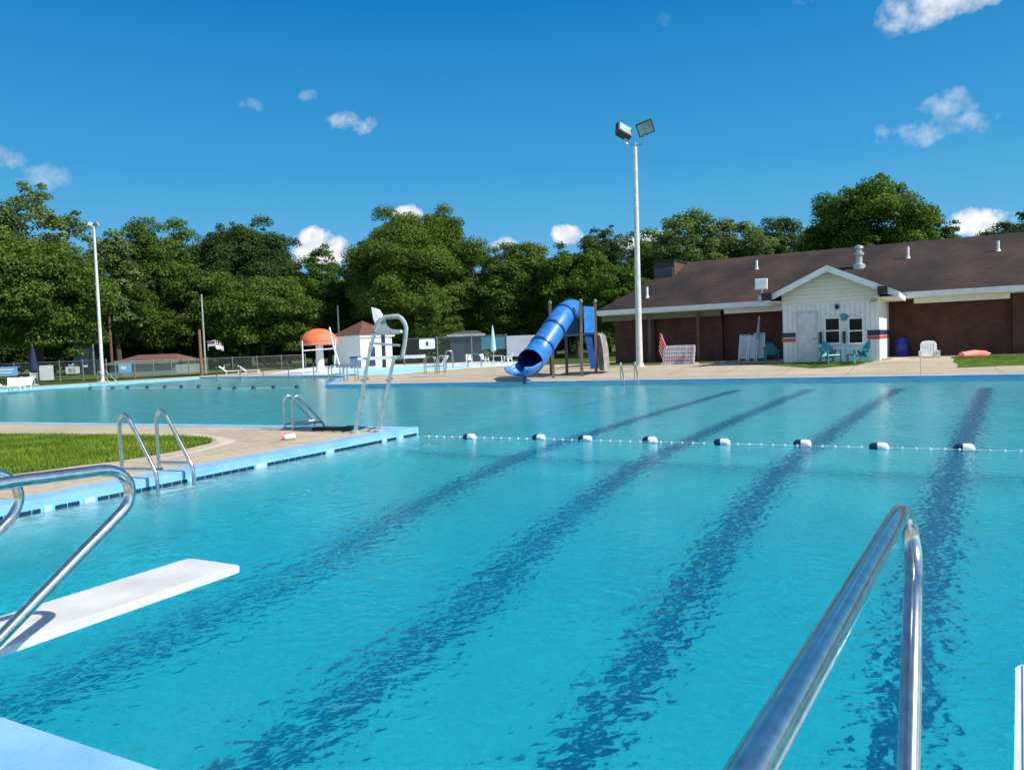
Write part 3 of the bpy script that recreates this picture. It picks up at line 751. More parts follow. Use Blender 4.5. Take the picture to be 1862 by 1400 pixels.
q.box(bt(p, l-.012, z+.28), (1.2, .02, .62)); part('louvre', q, mat('slate_louvre', (.10, .15, .18), .5), roof_o)

# the white gabled office that stands out from the front
K0 = (-4.5, 36.6, .42)


def kt(p, l, z): return (p-K0[0], l-K0[1], z-K0[2])


kio = thing('gabled_office', 'white gabled pool office with door, two windows and navy and red stripes', 'office', BW(*K0), RZ2)
pl0, pl1, zt, pk = -6.47, -2.5, 3.28, -4.48
q = MB(); q.prism([kt(pl0, 36.6, .3), kt(pl1, 36.6, .3), kt(pl1, 36.6, zt), kt(pl0, 36.6, zt)], (0, 6.4, 0)); part('wall', q, whitep, kio)
q = MB(); x = pl0+.02
while x < pl1:
    if not (-5.86 < x < -4.96): q.box(kt(x, 36.592, 1.7), (.028, .016, 2.55))
    else: q.box(kt(x, 36.592, 2.8), (.028, .016, .36))
    x += .2
part('batten', q, mat('batten_paint', (.62, .64, .63), .6), kio)
zr, slope = 4.6, .47
q = MB(); q.prism([kt(pl0-.02, 36.57, 3.0), kt(pl1+.02, 36.57, 3.0), kt(pl1+.02, 36.57, zr-slope*(pl1-pk)-.08), kt(pk, 36.57, zr-.1), kt(pl0-.02, 36.57, zr+slope*(pl0-pk)-.08)], (0, .18, 0))
gab = part('gable', q, cream, kio)
q = MB()
for k in range(9):
    z = 3.08+.17*k; hw = (zr-.12-z)/slope
    if hw > .1: q.box(kt(max(pl0, pk-hw)/2+min(pl1, pk+hw)/2, 36.562, z), (min(pl1, pk+hw)-max(pl0, pk-hw), .02, .018))
part('clapboard_lap', q, mat('lap_paint', (.66, .66, .50), .7), gab)
xL, xR, l0, l1 = -7.08, -1.72, 35.95, 44.6
zL, zR = zr+slope*(xL-pk), zr-slope*(xR-pk)
q = MB(); q.prism([kt(xL, l0, zL), kt(pk, l0, zr), kt(xR, l0, zR), kt(xR, l0, zR-.09), kt(pk, l0, zr-.09), kt(xL, l0, zL-.09)], (0, l1-l0, 0)); kroof = part('roof', q, shingle, kio)
q = MB()
for (xa, za, xb, zb_) in ((xL, zL, pk, zr), (pk, zr, xR, zR)):
    q.prism([kt(xa, l0-.035, za+.03), kt(xa, l0-.035, za-.24), kt(xb, l0-.035, zb_-.24), kt(xb, l0-.035, zb_+.03)], (0, .03, 0))
for x, z in ((xL-.02, zL-.11), (xR+.02, zR-.11)): q.box(kt(x, (l0+41.4)/2, z), (.04, 41.4-l0, .22))
part('bargeboard', q, white, kroof)
q = MB(); q.prism([kt(xL, l0, zL-.2), kt(pl0, l0, zL-.2), kt(pl0, l0, zL-.17), kt(xL, l0, zL-.17)], (0, 5.4, 0)); q.prism([kt(pl1, l0, zR-.2), kt(xR, l0, zR-.2), kt(xR, l0, zR-.17), kt(pl1, l0, zR-.17)], (0, 5.4, 0)); part('soffit', q, cream, kroof)


def KP(px, py, l=36.6):
    a = PLN(px, py, l); return a[0], a[2]


def panel(x0, y0, x1, y1, l, th, zs=None):
    (p0, z1), (p1, z0) = KP(x0, y0), KP(x1, y1)
    return kt((p0+p1)/2, l, (z0+z1)/2), (p1-p0, th, z1-z0)


c, d = panel(1451, 570, 1485, 659, 36.575, .05); q = MB().box(c, d); door = part('door', q, mat('door_paint', (.66, .68, .68), .45), kio)
q = MB().box((c[0]+d[0]*.4, c[1]-.06, c[2]-.05), (.05, .08, .05)); part('door_handle', q, black, door)
q = MB()
for sx in (-1, 1): q.box((c[0]+sx*(d[0]/2+.04), c[1]-.01, c[2]+.02), (.07, .06, d[2]+.1))
q.box((c[0], c[1]-.01, c[2]+d[2]/2+.04), (d[0]+.01, .06, .07)); part('door_frame', q, mat('frame_paint', (.58, .6, .6), .5), door)
for x0, x1 in ((1500, 1528), (1543, 1570)):
    c, d = panel(x0, 579, x1, 624, 36.58, .03); f_ = MB(); t_ = .065
    f_.box((c[0]-d[0]/2, c[1]-.02, c[2]), (t_, .07, d[2]+t_)); f_.box((c[0]+d[0]/2, c[1]-.02, c[2]), (t_, .07, d[2]+t_))
    for zz in (-d[2]/2, d[2]/2): f_.box((c[0], c[1]-.02, c[2]+zz), (d[0]-t_, .06, t_))
    f_.box((c[0], c[1]-.025, c[2]), (d[0]-t_, .05, .055)); win = part('window', f_, white, kio); part('pane', MB().box(c, d), glassd, win)
    q = MB().box((c[0], c[1]-.06, c[2]-d[2]/2-.05), (d[0]+.12, .12, .035)); part('window_sill', q, white, win)
for (x0, y0, x1, y1, m_, nm) in ((1421.5, 606, 1446.5, 613.2, navyp, 'navy_stripe'), (1421.5, 616.2, 1446.5, 621.5, redp, 'red_stripe'), (1577, 600.5, 1600.3, 609.5, navyp, 'navy_stripe'), (1577, 611.5, 1600.3, 616.5, redp, 'red_stripe')):
    c, d = panel(x0, y0, x1, y1, 36.585, .036); q = MB().box(c, d)
    if x0 > 1500: q.box((kt(pl1+.004, 0, 0)[0], 3.2, c[2]), (.014, 6.3, d[2]))
    part(nm, q, m_, kio)


def onk(name, label, cat, mb, m, root=None, **kw):      # a small fitting fixed on the office, a part of it
    return part(name, mb, m, kio, **kw)


c, d = panel(1526, 570.5, 1543, 583.5, 36.56, .03); q = MB(); q.prism([(c[0]+d[0]/2*math.cos(a), c[1]-.03, c[2]+d[2]/2*math.sin(a)) for a in np.linspace(0, 2*PI, 24)[:-1]], (0, .05, 0)); part('sign', q, tealp, kio, label='small oval teal sign')
for x0, y0, x1, y1 in ((1490, 604, 1495, 622), (1532.5, 603, 1538, 620)):
    c, d = panel(x0, y0, x1, y1, 36.55, .1); q = MB().box(c, d); q.box((c[0], c[1], c[2]-d[2]*.62), (d[0]*.8, .05, .1)); part('notice_box', q, black, kio)
c, d = panel(1519, 554.5, 1525.5, 562, 36.52, .1); q = MB(); q.lathe((c[0], c[1], c[2]-.1), [(.03, 0), (.09, .04), (.08, .16), (.03, .22)], 10); q.box((c[0], c[1]+.06, c[2]), (.05, .1, .05)); part('wall_lamp', q, black, kio)
c, d = panel(1583, 545, 1594, 550, 36.5, .1); q = MB(); q.tube([(c[0]-.12, c[1]-.08, c[2]-.03), (c[0]+.06, c[1], c[2])], .045, 10); q.box((c[0]+.1, c[1]+.04, c[2]+.03), (.06, .1, .08)); part('security_camera', q, mat('camera_grey', (.35, .36, .37), .4), kio, True)
for x0, y0, x1, y1 in ((1386, 533, 1404, 546), (1596, 521, 1614, 535)):
    a, b = PLN(x0, y0, 35.8), PLN(x1, y1, 35.8); q = MB(); cx, cz = (a[0]+b[0])/2, (a[2]+b[2])/2
    q.box(kt(cx, 35.72, cz), (b[0]-a[0], .3, a[2]-b[2]), m=Matrix.Rotation(.12, 4, 'X')); q.box(kt(cx, 35.88, cz+.02), (.08, .14, .08)); sp_ = part('loudspeaker', q, black, kroof)
# floodlight on the left eave
a = PLN(1385, 517, 38.5); fl_ = thing('roof_floodlight', 'square white floodlight on a short mast at the left eave of the gabled office', 'floodlight', BW(a[0], 38.5, a[2]-.95), RZ2)
q = MB(); q.tube([(0, 0, 0), (0, 0, .68)], .035, 8); q.box((-.02, 0, .3), (.3, .2, .22)); part('mast', q, galv, fl_)
q = MB(); q.box((0, -.1, .95), (.56, .18, .52), m=Matrix.Rotation(-.2, 4, 'X')); part('lamp_head', q, white, fl_)
q = MB(); q.box((0, -.21, .93), (.48, .02, .44), m=Matrix.Rotation(-.2, 4, 'X')); part('lens', q, mat('frosted_lens', (.8, .82, .82), .25), fl_)


# ------------------------------------------------------------------ floodlight poles
def flood_pole(label, base, top, lean_px, heads, r0, r1, hs_):
    root = thing('floodlight_pole', label, 'floodlight', base); t = Vector(top)-Vector(base)
    q = MB(); q.tube([(0, 0, -.2), t*.5, t], [r0, (r0+r1)/2, r1], 16); part('pole', q, polew, root, True)
    q = MB(); q.lathe((0, 0, 0), [(r0*2.1, -.05), (r0*2.1, .04), (r0*1.3, .06), (r0*1.2, .2)], 16); part('base_flange', q, polew, root, True)
    arm = MB(); arm.tube([t, t+Vector((0, 0, .28*hs_))], .06*hs_, 8)
    for sx, dz in heads:
        arm.tube([t+Vector((0, 0, .17*hs_)), t+Vector((sx*.3, 0, .16*hs_)), t+Vector((sx*.5*hs_, 0, (.3+dz)*hs_)), t+Vector((sx*.55*hs_, 0, (.55+dz)*hs_))], .04*hs_, 8, 4)
    part('bracket', arm, steel2 if hs_ > .8 else galv, root, True)
    for k, (sx, dz) in enumerate(heads):
        c = t+Vector((sx*.62*hs_, 0, (.95+dz)*hs_)); mr = (Matrix.Rotation(R(35 if sx < 0 else -12), 4, 'Z') @ Matrix.Rotation(R(-28 if sx < 0 else 22), 4, 'X') @ Matrix.Rotation(R(26 if sx < 0 else -16), 4, 'Y'))
        h = MB(); s_ = .46*hs_
        h.prism([c+mr @ Vector(v) for v in ((-s_, -.18*hs_, -s_*.8), (s_, -.18*hs_, -s_*.8), (s_, -.18*hs_, s_*.8), (-s_, -.18*hs_, s_*.8))], mr @ Vector((0, .3*hs_, 0)))
        h.prism([c+mr @ Vector(v) for v in ((-s_*.7, .12*hs_, -s_*.5), (s_*.7, .12*hs_, -s_*.5), (s_*.7, .12*hs_, s_*.5), (-s_*.7, .12*hs_, s_*.5))], mr @ Vector((0, .22*hs_, 0)))
        ho = part('lamp_head', h, mat('lamp_housing', (.05, .045, .04), .5) if hs_ > .8 else galv, root)
        f_ = MB().prism([c+mr @ Vector(v) for v in ((-s_*.86, -.186*hs_, -s_*.66), (s_*.86, -.186*hs_, -s_*.66), (s_*.86, -.186*hs_, s_*.66), (-s_*.86, -.186*hs_, s_*.66))], mr @ Vector((0, -.02, 0)))
        part('lens', f_, lens_m, ho)
    return root


bR_ = Y(1163, 668, 38.0); tR_ = Y(1154.5, 268, 38.0)
flood_pole('tall pale floodlight pole with two lamps in front of the brick bath house', bR_, tR_, 0, ((-1, -.02), (1, .1)), .17, .10, .86)
bL_ = G(187, 694, .15); tL_ = Y(170.5, 413, bL_.y)
flood_pole('pale floodlight pole leaning left beside the far left pool edge', bL_, tL_, 0, ((-.7, -.6), (.7, -.6)), .14, .09, .46)


# ------------------------------------------------------------------ pool ladders
def ladder_rail(h=.8, back=.5, out=.16, down=1.2, bar=True):
    q = MB(); q.tube([(-back, 0, -.05), (-back, 0, h*.8), (-back+.03, 0, h*.93), (-back+.1, 0, h), (-back+.18, 0, h*.94), (-back+.26, 0, h*.8), (out-.07, 0, h*.2), (out-.01, 0, h*.03), (out, 0, -.14), (out, 0, -down)], .024, 10, 5)
    if bar: q.tube([(-back, 0, .1), (out-.04, 0, .12)], .02, 8)
    return q


def shift(mb, x, y, z):
    mb.v = [(a+x, b+y, c+z) for a, b, c in mb.v]; return mb


def ladder(label, base, rz, gap=.56, h=.8, back=.5, out=.16, down=1.2, bar=True, m=steel, treads=3, group='pool ladders'):
    root = thing('pool_ladder', label, 'ladder', base, rz, group)
    for sy in (-1, 1):
        r_ = part('handrail', shift(ladder_rail(h, back, out, down, bar), 0, sy*gap/2, 0), m, root, True)
        q = MB(); q.lathe((-back, sy*gap/2, 0), [(.055, -.02), (.055, .015), (.035, .03)], 12); part('escutcheon', q, m, r_, True)
    for k in range(treads):
        q = MB().box((out, 0, -.32-.3*k), (.09, gap, .035)); part('tread', q, white, root)
    return root


b1, b2 = G(275, 892, 0), G(334, 878, 0); mid = (b1+b2)/2; dirn = math.atan2(-ep[1], ep[0])
ladder('steel pool ladder on the near side of the grassy corner deck', Vector((mid.x, mid.y, .15)), RZ1, gap=(b1-b2).length)
b1 = G(519, 779, .15); b2 = G(554, 781, .15); mid = (b1+b2)/2
ladder('steel pool ladder on the far side of the corner deck beside the lifeguard chair', Vector((mid.x, mid.y, .15))+Vector((.30, .22, 0)), R(38), gap=.42, h=.66, m=steel2, treads=0)
for lb, (xa, ya), (xb, yb), z, hh in (('steel ladder rails at the far pool edge below the tall floodlight', (1134, 694), (1160, 693), .15, .72),
                                  ('small steel ladder rails at the far left pool edge beside the leaning floodlight', (197, 697), (209, 696), .15, .9)):
    b1, b2 = G(xa, ya, z), G(xb, yb, z); mid = (b1+b2)/2
    ladder(lb, Vector((mid.x, mid.y, z)), math.atan2((b2-b1).y, (b2-b1).x)-PI/2, gap=(b2-b1).length, h=hh, back=.75, out=.1, down=.9, bar=False, treads=2, m=steel2)


def hoop(label, x0, x1, yb, yt, nm='grab_rail', cat='grab rail', group='hoop rails round the wading pool', z=.17):
    a, b = G(x0, yb, z), G(x1, yb-.6, z); top = Y((x0+x1)/2, yt, a.y).z-z; b = a+(b-a).normalized()*((x1-x0)/F*a.y)
    root = thing(nm, label, cat, a, 0, group); d = b-a; off = Vector((.05, .55, 0))
    for k in range(2):
        o = off*k; part('rail', MB().tube([o, o+Vector((0, 0, top*.72)), o+d*.12+Vector((0, 0, top*.95)), o+d*.5+Vector((0, 0, top)), o+d*.88+Vector((0, 0, top*.95)), o+d+Vector((0, 0, top*.72)), o+d], .03, 8, 4), steel2, root, True)
        for k in range(2): part('crossbar', MB().tube([off*k+Vector((0, 0, top*.42)), off*k+d+Vector((0, 0, top*.42))], .022, 6), steel2, root, True)


hoop('steel hoop rail at the wading pool, nearest the lifeguard chair plank', 772, 793, 679.5, 648)
hoop('steel hoop rail at the wading pool holding a white object beside it', 796, 808, 679, 647)
hoop('steel hoop rail at the wading pool edge, second from the slide', 810, 823, 671, 638)
hoop('wide low steel hoop rail at the wading pool, nearest the slide', 850, 883, 667, 643)
hoop('crossed steel rail at the pool corner, left of the lifeguard chair', 598, 622, 693, 664)
hoop('crossed steel rail at the pool corner touching the lifeguard chair legs', 626, 648, 694, 666)

# ------------------------------------------------------------------ diving boards and their hairpin rails
rim_z = .4


def board(label, tipL, tipR, backlen, group='diving boards', turn=0.0):
    a, b = Vector(tipL), Vector(tipR); d = Matrix.Rotation(turn, 3, 'Z') @ Vector((el[0], el[1], 0)); c = (a+b)/2; wdt = (b-a).length
    root = thing('diving_board', label, 'diving board', c-d*2.6+Vector((0, 0, -rim_z+.155)), RZ1+turn, group); zt = rim_z-.155
    q = MB(); y1 = 2.6; y0 = 2.6-backlen; r_ = .05; hw = wdt/2
    out = [(-hw, y0), (hw, y0), (hw, y1-r_), (hw-.015, y1-.015), (hw-r_, y1), (-hw+r_, y1), (-hw+.015, y1-.015), (-hw, y1-r_)]
    q.prism([(x, y, zt-.035) for x, y in out], (0, 0, .032)); bo = part('board', q, boarde, root)
    q = MB(); k = .022; q.prism([(max(min(x, hw-k), -hw+k), min(y, y1-k), zt-.004) for x, y in out], (0, 0, .006)); part('tread_surface', q, boardm, bo)
    q = MB(); q.box((0, .55, zt*.5-.03), (.5, .5, zt-.04)); q.box((0, y0+.4, zt*.5-.03), (.45, .3, zt-.04)); part('stand', q, stoneg, root)
    return root


zb4 = rim_z
tl, tr_ = G(345, 1013, zb4), G(440, 1028, zb4)
board('white diving board reaching out over the water at the left', tl, tr_, 4.6)
pR0 = PW(.29, 3.22, zb4); pR1 = PW(.73, 3.22, zb4)
board('white diving board cut off at the right border of the photo', pR0, pR1, 4.6, turn=-R(5.5))


def hairpin(label, pts, base, r=.0245, weld=None):
    root = thing('board_handrail', label, 'handrail', base, 0, 'hairpin handrails beside the diving boards')
    q = MB(); q.tube(pts, r, 20, 8); rl = part('rail', q, steel, root, True, True)
    q = MB(); q.lathe((base[0], base[1], base[2]), [(.06, 0), (.06, .012), (.035, .03)], 16); part('escutcheon', q, white, rl, True, True)
    if weld:
        w_ = Vector(weld); n_ = (Vector(pts[-3])-w_).normalized(); q = MB(); q.tube([w_-n_*.02, w_-n_*.01, w_+n_*.01, w_+n_*.02], [r, r*1.1, r*1.1, r], 20); part('weld_collar', q, steel, rl, True, True)
    return root


def on_p(px, py, p):                         # pixel -> point on the upright plane p = const
    d = ray(px, py); t = p/(d[:2]@ep); return Vector((d[0]*t, d[1]*t, H+d[2]*t))


def rail_pts(p, pix, foot_l):
    P = [on_p(x, y, p) for x, y in pix]; e = Vector((el[0], el[1], 0))
    first = P[0]-e*1.3; dn = (P[-1]-P[-2]).normalized(); k = (P[-1].z-.2)/max(.2, -dn.z); last = P[-1]+dn*k
    return [first, first+e*.4]+P+[P[-1]+dn*k*.5, last, Vector((last.x, last.y, .15))], Vector((last.x, last.y, .15))


pts, foot = rail_pts(-3.12, ((0, 880), (70, 870), (140, 861), (192, 855), (217, 861), (233, 878), (236, 900), (228, 922), (205, 948), (160, 994), (100, 1056), (0, 1160)), 0)
hairpin('bent steel hairpin rail on the near side of the left diving board', pts, foot)
pts, foot = rail_pts(-4.05, ((-60, 862), (-20, 858), (0, 862), (20, 873), (33, 893), (33, 915), (22, 938), (0, 962), (-60, 1024)), 0)
hairpin('bent steel hairpin rail at the left border behind the left board', pts, foot)
# right hand rail: the same hairpin seen almost end on


def dep(px, py, l):
    d = ray(px, py); t = l/(d[:2]@el); return Vector((d[0]*t, d[1]*t, H+d[2]*t))


A = G(1365, 1400, 1.12); B = G(1630, 945, 1.12); ab = (B-A)
pts = [A-ab*.9, A-ab*.5, A, A.lerp(B, .33), A.lerp(B, .66), B]
for px, py, l in ((1638, 932, 2.42), (1647, 940, 2.475), (1656, 975, 2.49), (1661, 1015, 2.46), (1662, 1052, 2.39), (1660, 1086, 2.30), (1657, 1200, 2.13), (1652, 1400, 1.92)):
    pts.append(dep(px, py, l))
dn = (pts[-1]-pts[-2]).normalized(); k = (pts[-1].z-.2)/(-dn.z); last = pts[-1]+dn*k
weld_at = pts[-3]
pts += [pts[-1]+dn*k*.5, last, Vector((last.x, last.y, .15))]
root = hairpin('bent steel hairpin rail in the right foreground seen end on', pts, Vector((last.x, last.y, .15)))
w_ = weld_at; n_ = (Vector(pts[-6])-w_).normalized(); q = MB(); q.tube([w_-n_*.016, w_-n_*.008, w_+n_*.008, w_+n_*.016], [.0246, .0275, .0275, .0246], 20); part('weld_collar', q, steel, root.children[0], True, True)

# ------------------------------------------------------------------ lifeguard chair
g0 = G(664, 783, .15)
lg = thing('lifeguard_chair', 'tall steel lifeguard chair with white footboard on the corner deck tip', 'lifeguard chair', g0)
lgm = mat('grey_green_steel', (.36, .42, .42), .5, .2, (.27, .33, .33), 8)
sc_ = g0.y/F


def lx(px, py, dy=0.0):                      # local point in the chair's side plane
    v = Y(px, py, g0.y+dy)-g0; return Vector((v.x, dy, v.z))


for dy in (-.33, .33):
    sh = -9 if dy > 0 else 0
    q = MB(); q.bar(lx(646, 784, dy), lx(672, 640, dy), .06, .045, (0, 1, 0)); q.bar(lx(672, 640, dy), lx(687, 583, dy), .066, .045, (0, 1, 0)); part('rear_leg', q, lgm, lg)
    q = MB(); q.bar(lx(688, 784, dy), lx(717, 648, dy), .058, .045, (0, 1, 0)); part('front_leg', q, lgm, lg)
    q = MB(); pts = [lx(x, y, dy) for x, y in ((682, 603), (687, 590), (693, 581), (700, 577), (712, 576), (723, 575), (730, 579), (736, 588), (738.5, 597), (737, 615), (734.5, 632), (731, 650))]
    q.tube(pts, .043, 8, 1); part('armrest', q, lgm, lg, True)
    q = MB(); q.lathe((lx(646, 784, dy).x, dy, 0), [(.09, 0), (.09, .03), (.05, .05)], 10); q.lathe((lx(688, 784, dy).x, dy, 0), [(.09, 0), (.09, .03), (.05, .05)], 10); part('base_flange', q, lgm, lg)
q = MB(); prof = [lx(x, y, 0) for x, y in ((680, 560), (686, 562), (692, 572), (696, 590), (706, 599), (728, 600), (728, 605), (704, 605), (690, 598), (683.5, 580))]
q.prism([(v.x, -.29, v.z) for v in prof], (0, .58, 0)); part('seat', q, white, lg)
for dy in (-.32, .30):
    q = MB(); q.prism([lx(x, y, dy) for x, y in ((680, 603), (684, 588), (692, 578), (700, 579), (704, 592), (712, 600), (727, 600), (727, 607), (690, 609))], (0, .02, 0)); part('side_plate', q, lgm, lg)
a, b = lx(656, 650), lx(770, 650); q = MB(); q.box(((a.x+b.x)/2, 0, (a.z+b.z)/2), (b.x-a.x, .62, .055)); part('footboard', q, white, lg)
q = MB()
for py, xr, xf in ((690, 663, 708), (725, 656.5, 700.5), (755, 651, 694)):
    for x in (xr, xf):
        v = lx(x, py); q.tube([(v.x, -.33, v.z), (v.x, .33, v.z)], .018, 8)
part('rung', q, galv, lg, True)
v, u = lx(676, 624), lx(724, 628)
for dy in (-.28, .28): part('seat_brace', MB().bar((v.x, dy, v.z), (u.x, dy, u.z), .04), galv, lg)
v = G(602, 783, .15); q = MB(); q.box((0, 0, .035), (.75, .14, .07)); q.box((.44, -.04, .045), (.2, .2, .09)); bx = thing('rubber_step', 'black rubber block on the deck edge left of the lifeguard chair', 'step', v, R(-20)); part('body', q, blackrub, bx)
v = G(526, 800, .15); cn = thing('deck_cup', 'small white and pink cup lying on the corner deck', 'cup', v, .4); q = MB(); q.tube([(-.08, 0, .05), (.1, .02, .055)], [.04, .055], 12); part('cup', q, white, cn, True); q = MB(); q.tube([(-.13, 0, .048), (-.08, 0, .05)], [.03, .042], 12); part('lid', q, coral, cn, True)

# ------------------------------------------------------------------ float line
fa_, fb_ = G(770, 793, .02), G(1925, 822, .02)
rope = thing('float_line', 'white rope with navy and white floats strung across the pool', 'float line', fa_)
q = MB(); dv = fb_-fa_; L_ = dv.length; q.tube([(0, 0, 0), dv*.33, dv*.66, dv], .004, 6)
k = .12
while k < L_: c = dv*(k/L_); q.lathe((c.x, c.y, 0), [(.005, -.018), (.016, -.01), (.016, .01), (.005, .018)], 6); k += .17
part('rope', q, white, rope, True)
un = dv.normalized()
for px, py in ((853, 795), (979, 796.5), (1063, 798.5), (1181, 801), (1312, 805), (1458, 807), (1597, 813), (1752, 815)):
    c = G(px, py, .03)-fa_; q = MB(); w_ = .105
    q.tube([c-un*.01, c+un*.04, c+un*.09, c+un*.115, c+un*.13], [.064, .066, .062, .045, .015], 14); f_ = part('float', q, white, rope, True)
    q = MB(); q.tube([c-un*.12, c-un*.105, c-un*.08, c-un*.03, c-un*.008], [.015, .042, .06, .066, .065], 14); part('dark_half', q, navyp, f_, True)
# far rope on the left with dark floats, and stanchion line
far = [G(x, y, .03) for x, y in ((165, 707), (205, 706), (232, 705.5), (268, 705), (300, 704.5), (330, 704), (362, 704), (400, 707), (427, 706.5), (461, 706), (498, 704.5), (540, 704.5))]
rope2 = thing('float_line', 'thin far rope with small dark floats in the left part of the pool', 'float line', far[0])
q = MB(); q.tube([v-far[0] for v in far], .012, 5); part('rope', q, white, rope2)
for v in far:
    q = MB(); c = v-far[0]; q.lathe((c.x, c.y, 0), [(.02, -.1), (.11, -.05), (.13, .03), (.08, .12), (.02, .14)], 10); part('float', q, navyp, rope2, True)
st = [G(x, y, .155) for x, y in ((394, 691), (437, 690), (479, 688), (525, 687.5), (571, 687))]
sr = thing('rope_barrier', 'line of thin dark posts and rope along the back of the shallow pool', 'barrier', st[0])
for v in st:
    c = v-st[0]; q = MB(); q.tube([c+Vector((0, 0, -.25)), c+Vector((0, 0, .85))], .03, 8); q.lathe((c.x, c.y, .85), [(.05, 0), (.05, .06), (.01, .09)], 8); part('post', q, mat('dark_post', (.10, .12, .14), .5), sr)
q = MB()
for a, b in zip(st, st[1:]):
    a, b = a-st[0]+Vector((0, 0, .8)), b-st[0]+Vector((0, 0, .8)); q.tube([a, (a+b)/2-Vector((0, 0, .12)), b], .015, 5, 4)
part('rope', q, navyp, sr)

# ------------------------------------------------------------------ blue tube slide on its tower
s0 = G(1030, 684, .15)
sl_ = thing('slide_tower', 'blue tube slide on a post tower at the far pool edge', 'slide', s0)


def sp(px, py, y): return Y(px, py, y)-s0


path = [sp(964, 658, 32.5), sp(976, 645, 33.3), sp(990, 624, 33.8), sp(1005, 602, 34.3), (sp(1020, 580, 34.9)), sp(1033, 566, 35.6), sp(1042, 563, 36.2)]
q = MB(); q.tube(path, [.56, .55, .53, .52, .5, .48], 22, 6, caps=False); tb_ = part('tube', q, slideb, sl_, True)
q = MB(); q.tube([sp(964.6, 657.3, 32.54), sp(976, 645, 33.3), sp(1005, 602, 34.3)], [.52, .51, .48], 20, caps=False); part('mouth_shade_tube', q, slided, tb_, True)  # dark inner tube added to put shade into the slide's mouth
P6 = [Vector(p) for p in path]
for i, t in ((1, .7), (3, .1), (4, .4)):
    c = P6[i].lerp(P6[i+1], t); d = (P6[i+1]-P6[i]).normalized(); q = MB(); q.tube([c-d*.05, c+d*.05], .57, 22); part('flange', q, slided, tb_, True)
ax = (P6[1]-P6[0]).normalized(); up = Vector((0, 0, 1)); sd_ = ax.cross(up).normalized(); nu = sd_.cross(ax); ch = MB(); vs = []; M_ = 13; base_ = P6[0]
dch = Vector((-.72, -.69, 0)); sd2 = dch.cross(up)*-1
for j in range(8):
    t = j/7; c = base_+ax*.1*(1-t)+dch*t*.95+Vector((0, 0, -.20*min(1, t*1.8))); r_ = .56+.05*t; sv = (sd_*(1-t)+sd2*t).normalized()
    for k in range(M_):
        a = PI+PI*k/(M_-1); vs.append(c+sv*math.cos(a)*r_+(nu*(1-t)+up*t).normalized()*math.sin(a)*r_*(1-.5*t))
ch.add(vs, [(j*M_+k, j*M_+k+1, (j+1)*M_+k+1, (j+1)*M_+k) for j in range(7) for k in range(M_-1)]); cho = part('exit_chute', ch, slideb, sl_, True)
md = cho.modifiers.new('solid', 'SOLIDIFY'); md.thickness = .04
c = base_+dch*.35; q = MB(); q.tube([(c.x, c.y, -.1), (c.x, c.y, c.z-.5)], .09, 10); part('chute_support', q, slided, sl_, True)
for px, pb, pt, yy in ((1006, 687, 620, 34.6), (1031, 680.5, 612, 36.2), (1058, 685, 549, 34.9), (1084, 681, 549, 35.9), (1002, 679, 552, 37.2)):
    b = sp(px, pb, yy); t = sp(px-2, pt, yy); b.z = -.1; q = MB(); q.bar(b, t, .13, .13); po = part('post', q, woodp, sl_)
    if pt < 600: q = MB(); q.lathe((t.x, t.y, t.z), [(.085, -.02), (.09, .06), (.04, .12)], 8); part('post_cap', q, beige, po, True)
a, b, c, d = sp(1004, 612, 36.9), sp(1031, 612, 36.4), sp(1058, 612, 34.95), sp(1084, 612, 35.95)
zpl = a.z; q = MB(); q.prism([(x.x, x.y, zpl) for x in (a, c, d, sp(1036, 612, 38.0))], (0, 0, .09)); part('platform', q, slided, sl_)
a, b = sp(1061, 557, 35.0), sp(1081, 605, 35.75); q = MB(); q.prism([(a.x, a.y, b.z), (b.x, b.y, b.z), (b.x, b.y, a.z), (a.x, a.y, a.z)], (.02, .05, 0)); part('side_panel', q, slideb, sl_)
a, b = sp(1004, 556, 37.0), sp(1052, 608, 36.3); q = MB(); q.prism([(a.x, a.y, b.z), (b.x, b.y, b.z), (b.x, b.y, a.z-.15), (a.x, a.y, a.z-.15)], (.02, .05, 0)); part('tube_panel', q, slided, sl_)
a, b = sp(1063, 607, 35.3), sp(1084, 670, 36.0); q = MB(); q.prism([(a.x, a.y, a.z), (b.x-.1, b.y, a.z), (b.x+.12, b.y, b.z), (a.x+.22, a.y, b.z)], (.02, .06, 0)); part('climbing_board', q, slided, sl_)
q = MB(); pts = [sp(x, y, yy) for x, y, yy in ((1084, 606, 36.0), (1091, 610, 35.8), (1096, 635, 35.7), (1099, 674, 35.6), (1090, 674, 35.9), (1088, 640, 36.1))]; q.prism(pts, (.35, .7, 0)); part('climbing_wall', q, beige, sl_)
q = MB(); a, b = sp(1056, 562, 34.9), sp(1082, 562, 35.9); q.bar(a, b, .05); part('guard_rail', q, woodp, sl_)

# ------------------------------------------------------------------ chairs and loungers


